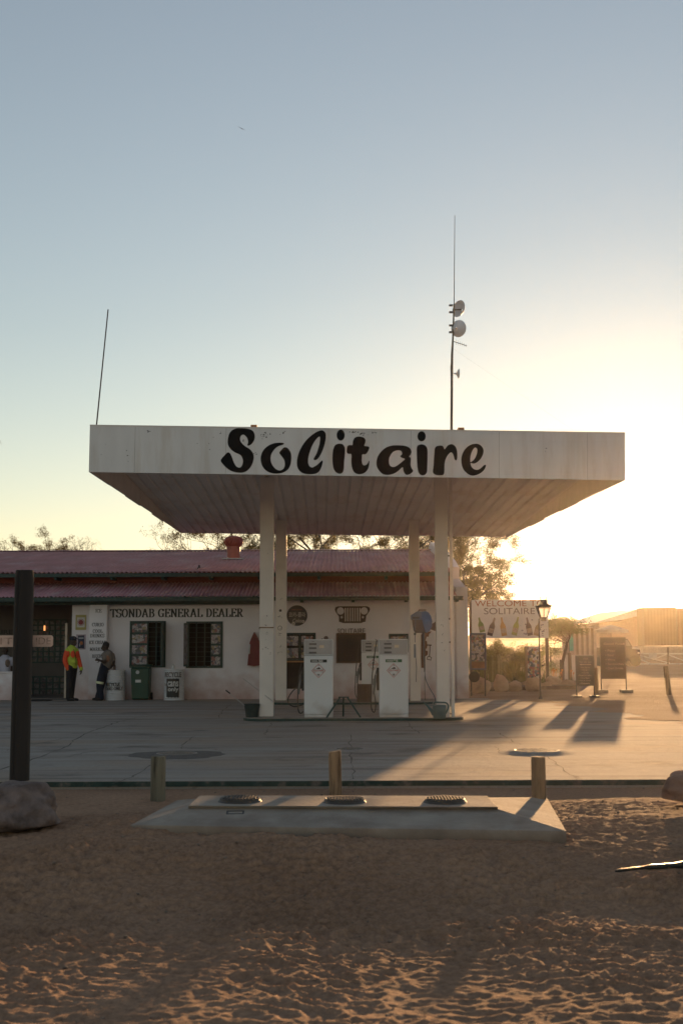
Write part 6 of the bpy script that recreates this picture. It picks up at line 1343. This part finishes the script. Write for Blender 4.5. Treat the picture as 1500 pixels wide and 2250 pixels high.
cactus(1078, 44.8, .34, 8, 1.0, 1, 'tight clump of ribbed column cacti beside the sticker stand'); cactus(1097, 45.2, .26, 6, .95, 2, 'second clump of column cacti left of the spiky plant')
def rosette(px, y, r, n, h, seed, lab, m_, name='aloe', grp='spiky plants in the garden bed', z=.12, cat='plant', flowers=None):
    rs = random.Random(seed); x = X(px, y); t = thing(name, lab, cat, (x, y, z), grp); mb = MB()
    for i in range(n):
        a = rs.uniform(0, 2*PI); el = rs.uniform(.25, 1.4); L_ = r*rs.uniform(.7, 1.1); d = Vector((math.cos(a)*math.cos(el), math.sin(a)*math.cos(el), math.sin(el))); w = d.cross(Vector((0, 0, 1))).normalized()*r*.055
        p0 = Vector((x, y, z)); vs = []
        for k in range(6):
            f = k/5; p = p0+d*L_*f*(h if 1 else 1)+Vector((0, 0, -.25*L_*f*f*math.cos(el))); ww = w*(1-f)**.7*(1 if k else .7); vs += [p-ww, p+ww]
        mb.add(vs, [(2*k, 2*k+1, 2*k+3, 2*k+2) for k in range(5)])
    part('leaves', mb, m_, t)
    if flowers:
        fl = MB()
        for i in range(flowers): a = Vector((x+rs.uniform(-r, r)*.6, y+rs.uniform(-.2, .2), z)); b = a+Vector((rs.uniform(-.05, .05), 0, r*rs.uniform(.9, 1.3))); fl.tube([a, b, b+Vector((.02, 0, .08))], [.006, .006, .028], 5)
        part('flower', fl, mat('flower_orange', (.55, .22, .05), .7), t)
rosette(1124, 45, .9, 130, 1.0, 5, 'tall arching palm like yucca in the middle of the garden bed', leaf_y); rosette(1142, 44.5, .7, 90, 1.0, 6, 'dense spiky yucca against the side of the fridge', leaf_y)
rosette(1100, 42.8, .5, 60, 1, 7, 'low spiky aloe right behind the upright rock', leaf_g); rosette(1128, 42.6, .45, 60, 1, 8, 'low spiky aloe behind the pale pointed rock', leaf_g); rosette(1192, 42.5, .5, 60, 1, 9, 'spiky aloe at the foot of the lantern post', leaf_g)
rosette(1208, 42.8, .35, 50, 1, 10, 'orange flowering aloe behind the humped rock', leaf_g, flowers=5); rosette(1226, 42.6, .35, 50, 1, 11, 'orange flowering aloe beside the short square post', leaf_g, flowers=6); rosette(1252, 42.9, .3, 40, 1, 12, 'small aloe at the right end of the bed', leaf_g, flowers=3)
rosette(1060, 42.8, .45, 50, 1, 13, 'spiky aloe beside the wall end of the bed', leaf_g)
for px, pt, pb, w, lab in ((1234.5, 1451, 1499, 10, 'thick short timber post at the end of the garden bed'), (1252, 1436, 1498, 8, 'slimmer timber post carrying a thin rod beside the small menu board')):
    g_ = gnd(px, pb, D0); r = w/2*g_.y/F; solo('garden_post', post_mesh((g_.x, g_.y), r, -.1, Z(pt, g_.y), 12, seed=px), post_w, lab, 'post', 'timber posts by the garden bed', smooth=True)
g_ = gnd(1249.5, 1498, D0); y_ = g_.y
solo('thin_rod', MB().tube(smooth_pts([(X(1249.5, y_), y_, Z(1436, y_)), (X(1249, y_), y_, Z(1405, y_)), (X(1251, y_), y_, Z(1397, y_)), (X(1256, y_), y_, Z(1393, y_))], 5), .012, 6), iron_d, 'thin curved iron rod rising from the slim timber post', 'rod')
solo('garden_wall', MB().box(X(1237, 50), X(1302, 50), 50, 50.25, 0, Z(1441, 50)), tan_w, 'low pale wall behind the small menu board', 'wall')
def menu(a, py_foot, lines, lab, y, feet, cat_g):
    x0, x1, z0, z1 = rect(*a, y); t = thing('menu_board', lab, 'sign', ((x0+x1)/2, y, D0), cat_g); bm_ = mat('menu_brown', (.045, .032, .026), .6, .15)
    b = part('board', MB().box(x0, x1, y, y+.03, z0, z1), bm_, t)
    w = .025; f = MB(); f.box(x0-w, x0, y-.01, y+.04, D0+.02, z1+w); f.box(x1, x1+w, y-.01, y+.04, D0+.02, z1+w); f.box(x0, x1, y-.009, y+.04, z1, z1+w); part('frame', f, iron_d, t)
    for x in (x0-w/2, x1+w/2): part('foot', MB().box(x-feet, x+feet, y-.16, y+.2, D0, D0+(.03 if feet < .15 else .09)), mat('foot_block', (.3, .24, .18), .8) if feet > .15 else iron_d, t)
    H = z1-z0; W = x1-x0; ch = mat('chalk', (.50, .42, .36), .8)
    for (s, u0, u1, v, h) in lines:
        if s == '<': part('lettering', flat_mb([[(x0+W*u0, z1-H*v), (x0+W*(u0+.14), z1-H*(v-.03)), (x0+W*(u0+.14), z1-H*(v-.012)), (x0+W*u1, z1-H*(v-.012)), (x0+W*u1, z1-H*(v+.012)), (x0+W*(u0+.14), z1-H*(v+.012)), (x0+W*(u0+.14), z1-H*(v+.03))]], y-.0005, .003), ch, b)
        else: part('lettering', text_mb(s, x0+W*u0, x0+W*u1, z1-H*(v+h/2), z1-H*(v-h/2), y-.0005, .003), ch, b)
menu((1266, 1303, 1442, 1506.5), 1530, [('Visit', .38, .7, .08, .06), ('Van der Lee', .16, .88, .19, .055), ('<', .16, .86, .28, 0), ('We Serve', .22, .78, .38, .05), ('• Burgers', .25, .75, .47, .05), ('• Grills', .3, .72, .56, .05), ('• Break & Coffee', .08, .86, .65, .05), ('• Cool Beer', .2, .76, .74, .05), ('• Fish & Chips', .1, .82, .83, .05), ('• Desserts', .16, .76, .92, .05)], 'small brown chalk menu board with a left arrow on iron legs', gnd(1285, 1531, D0).y, .12, None)
menu((1319.5, 1372.5, 1402, 1491.5), 1521, [('Good Food', .12, .97, .14, .05), ('• Pizza', .18, .58, .31, .055), ('• Beer', .18, .55, .42, .055), ('• Wine', .18, .58, .53, .05), ('• Sandwiches', .18, .92, .635, .055), ('• Cool Drinks', .18, .9, .74, .055)], 'larger brown menu board listing pizza beer and wine on block feet', gnd(1345, 1522, D0).y, .17, None)
def hut():
    y = 58; a = rect(1259, 1309, 1381, 1447, y); t = thing('striped_hut', 'small hut with vertical light and dark boards under a flat pale roof', 'hut', ((a[0]+a[1])/2, y, D0)); n = 9; w = (a[1]-a[0])/n
    l = MB(); d = MB()
    for i in range(n): (l if i % 2 == 0 else d).box(a[0]+w*i, a[0]+w*(i+1), y+(0 if i % 2 == 0 else .01), y+.05, D0, a[3])
    part('wall', l, mat('hut_light', (.5, .42, .36), .8), t, label='light boards'); part('wall', d, mat('hut_dark', (.22, .15, .09), .8), t, label='dark boards'); part('wall', MB().box(a[0], a[1], y+.051, y+3, D0, a[3]), MATS['hut_light'], t)
    part('roof', MB().prism([(X(1256, y), y-.5, a[3]+.03), (X(1334, y), y-.5, a[3]+.07), (X(1334, y), y-.5, a[3]+.16), (X(1256, y), y-.5, a[3]+.08)], (0, 3.8, 0)), mat('hut_roof', (.4, .32, .25), .7), t)
    part('door', MB().box(X(1250, y), X(1258.6, y), y, y+.04, Z(1432, y), Z(1394, y)), mat('turquoise', (.12, .42, .36), .6), t)
hut()
def parasol():
    y = 52; c = (X(1342, y), y); zb, zt = Z(1386, y), Z(1377, y); t = thing('parasol', 'wide flat cream parasol behind the larger menu board', 'parasol', (c[0], y, D0)); w = 37*y/F; mb = MB(); n = 8
    vs = [(c[0]+w*math.cos(2*PI*(i+.5)/n), y+w*math.sin(2*PI*(i+.5)/n), zb) for i in range(n)]+[(c[0], y, zt+.05)]; mb.add(vs, [(i, (i+1) % n, n) for i in range(n)]); mb.add([(p[0], p[1], p[2]-.13) for p in vs[:n]]+vs[:n], [(i, (i+1) % n, n+(i+1) % n, n+i) for i in range(n)])
    part('canopy', mb, mat('parasol_cream', (.6, .5, .38), .8), t); part('pole', MB().cyl((c[0], y, D0), (c[0], y, zt), .03, n=10), post_w, t)
parasol()
def barn():
    y = 105; t = thing('barn', 'pale gabled barn standing far off behind the menu boards', 'barn', (X(1370, y), y, D0)); z = lambda v: Z(v, y); x = lambda u: X(u, y)
    part('wall', MB().prism([(x(1316), y, 0), (x(1417), y, 0), (x(1417), y, z(1344)), (x(1400), y, z(1346)), (x(1364), y, z(1367)), (x(1316), y, z(1371))], (0, 14, 0)), mat('barn_wall', (.34, .25, .18), .85), t)
    part('roof', MB().prism([(x(1303), y-.8, z(1370.5)), (x(1364), y-.8, z(1364)), (x(1417), y-.8, z(1351)), (x(1417), y-.8, z(1340)), (x(1399), y-.8, z(1340.5))], (0, 16, 0)), mat('barn_roof', (.55, .52, .52), .5, .1), t)
barn()
def containers():
    y = 98; m_ = mat('container_brown', (.16, .085, .04), .75, .15, .8, .1); z = lambda v: Z(v, y)
    for (a, b, tp, lab) in ((1415.5, 1486, (1338, 1336.5, 1341), 'wide brown storage container raised on the pale far wall'), (1488.5, 1590, (1340, 1340, 1340), 'brown storage container cut by the right edge of the frame')):
        x0, x1 = X(a, y), X(b, y); mb = MB(); n = int((x1-x0)/.25)*2; P = []
        t = thing('storage_container', lab, 'container', ((x0+x1)/2, y, z(1421)), 'brown containers on the far wall')
        vs = []
        for i in range(n+1): xx = x0+(x1-x0)*i/n; o = .018*(i % 2); vs += [(xx, y-o, z(1421)), (xx, y-o, z(tp[1]) if a < xx else z(tp[0]))]
        mb.add(vs, [(2*i, 2*i+2, 2*i+3, 2*i+1) for i in range(n)]); part('side', mb, m_, t)
        part('shell', MB().box(x0, x1, y+.06, y+2.4, z(1421), z(tp[0])+.02), m_, t)
    solo('far_wall', MB().box(X(1409, y), X(1640, y), y-.4, y+2.6, 0, z(1422)), mat('far_wall', (.42, .33, .26), .9), 'long pale wall carrying the brown containers', 'wall')
containers()
def gate():
    y = 82; t = thing('boom_gate', 'white tubular farm gate with crossed braces and a small sign', 'gate', (X(1440, y), y, D0)); m_ = mat('gate_white', (.6, .54, .48), .6); P = lambda u, v: at(u, v, y)
    part('top_rail', MB().bar(P(1374, 1436), P(1560, 1436.5), .09), m_, t); part('bottom_rail', MB().bar(P(1374, 1459), P(1560, 1459), .07), m_, t)
    for (a, b) in (((1376, 1437), (1428, 1458)), ((1392, 1437), (1470, 1457)), ((1462, 1438), (1434, 1449)), ((1466, 1438), (1530, 1463))): part('brace', MB().bar(P(*a), P(*b), .06), m_, t)
    part('sign_plate', MB().box(X(1423, y), X(1440, y), y-.08, y-.05, Z(1448, y), Z(1437, y)), mat('gate_sign', (.5, .45, .42), .6), t); part('post', MB().bar(P(1466, 1422), P(1466, 1462), .11), post_w, t)
gate()
def pickup():
    y = 76; z = lambda v: Z(v, y); x = lambda u: X(u, y); t = thing('pickup_truck', 'dark pickup truck with pale bonnet parked behind the larger menu board', 'pickup', (x(1365), y, D0)); g0 = .0
    side = [(x(1300), z(1452)), (x(1404), z(1452)), (x(1405), z(1432)), (x(1402), z(1426)), (x(1388), z(1424)), (x(1386), z(1420)), (x(1378), z(1406)), (x(1352), z(1405)), (x(1350), z(1424)), (x(1300), z(1424))]
    part('body', MB().prism([(a, y, b) for a, b in side], (0, 1.7, 0)), mat('truck_dark', (.05, .035, .03), .35, .1), t, bevel=.04)
    part('bonnet', MB().prism([(a, y-.02, b) for a, b in ((x(1387), z(1428)), (x(1403), z(1429.5)), (x(1402), z(1425.5)), (x(1388), z(1423.5)))], (0, 1.74, 0)), mat('truck_pale', (.45, .42, .4), .3), t)
    part('window', MB().prism([(a, y-.01, b) for a, b in ((x(1354), z(1421)), (x(1384), z(1421)), (x(1377), z(1408)), (x(1354), z(1408)))], (0, 1.72, 0)), mat('truck_glass', (.25, .23, .22), .1), t)
    for px in (1318, 1394):
        for dy in (.0, 1.45): part('wheel', MB().cyl((x(px), y-.03+dy, .34), (x(px), y+.22+dy, .34), .335, n=24), black, t, bevel=.03)
    part('headlight', MB().obox((x(1401), y-.025, z(1437)), .12, .02, .1), mat('lamp_clear', (.7, .65, .6), .1), t)
pickup()
def fence():
    y = 66; t = thing('rail_fence', 'thin rail fence across the open ground beyond the garden', 'fence', (X(1225, y), y, D0))
    for v in (1425, 1433): part('rail', MB().bar(at(1150, v, y), at(1262, v, y), .04), post_w, t)
    for u in (1152, 1180, 1208, 1240, 1260): part('post', MB().bar(at(u, 1421, y), Vector((X(u, y), y, D0)), .07), post_w, t)
fence()
# ================================================================ BIRDS
bm_ = mat('feather', (.035, .03, .03), .8)
def bird(px, py, y, s, lab, rot):
    c = at(px, py, y); mb = MB(); M3 = Matrix.Rotation(rot, 3, 'Y')
    mb.lathe([(.004, -.10), (.03, -.03), (.035, .03), (.012, .11)], (0, 0, 0), (.3, 1, 0), 8)
    for sd_ in (-1, 1): mb.add([(sd_*.02, .04, 0), (sd_*.2, .06, .035), (sd_*.42, -.03, .0), (sd_*.2, -.03, .03), (sd_*.02, -.04, 0), (sd_*.2, .02, .02)], [(0, 1, 2, 3, 4), (4, 5, 2), (0, 5, 4)])
    mb.v = [tuple(c+(M3 @ Vector(p))*s) for p in mb.v]; solo('bird', mb, bm_, lab, 'bird', 'birds in flight')
bird(531, 282.5, 60, .55, 'small dark bird gliding high above the canopy in the open sky', R(27)); bird(2, 972, 60, .3, 'tiny dark bird at the extreme left edge of the sky', R(70)); bird(1258, 829, 70, .2, 'tiny faint bird near the mast on the right of the sky', R(30))
def pigeon():
    y = 36.6; c = at(437, 1251, y); t = Body(); t.sph((c.x, y, c.z+.02), .05, .075, .055); t.sph((c.x+.02, y-.05, c.z+.10), .026, .03, .028); t.tube([(c.x+.01, y-.03, c.z+.05), (c.x+.02, y-.05, c.z+.1)], [.03, .02], 8); t.tube([(c.x+.02, y-.08, c.z+.1), (c.x+.022, y-.1, c.z+.096)], [.008, .002], 6); t.tube([(c.x-.02, y+.03, c.z+.01), (c.x-.07, y+.12, c.z-.02)], [.03, .012], 8)
    t.tube([(c.x-.01, y, c.z-.03), (c.x-.01, y, c.z-.09)], .006, 5); t.tube([(c.x+.02, y, c.z-.03), (c.x+.02, y, c.z-.09)], .006, 5)
    solo('pigeon', t, bm_, 'dark pigeon perched on the red iron roof', 'pigeon', smooth=True)
pigeon()
# ================================================================ HAZE
HZ = bpy.data.materials.new('haze'); HZ.use_nodes = True; N = HZ.node_tree.nodes; L = HZ.node_tree.links
N.remove(N['Principled BSDF']); pv = N.new('ShaderNodeVolumePrincipled'); pv.inputs['Color'].default_value = (1, .93, .82, 1)
pv.inputs['Density'].default_value = HAZE; pv.inputs['Anisotropy'].default_value = .9
L.new(pv.outputs[0], N['Material Output'].inputs['Volume'])
if HAZE > 0:
    h = MB().box(-220, 220, -8, 330, -3, 14.5); ho = struct('haze', h, HZ, kind='stuff')
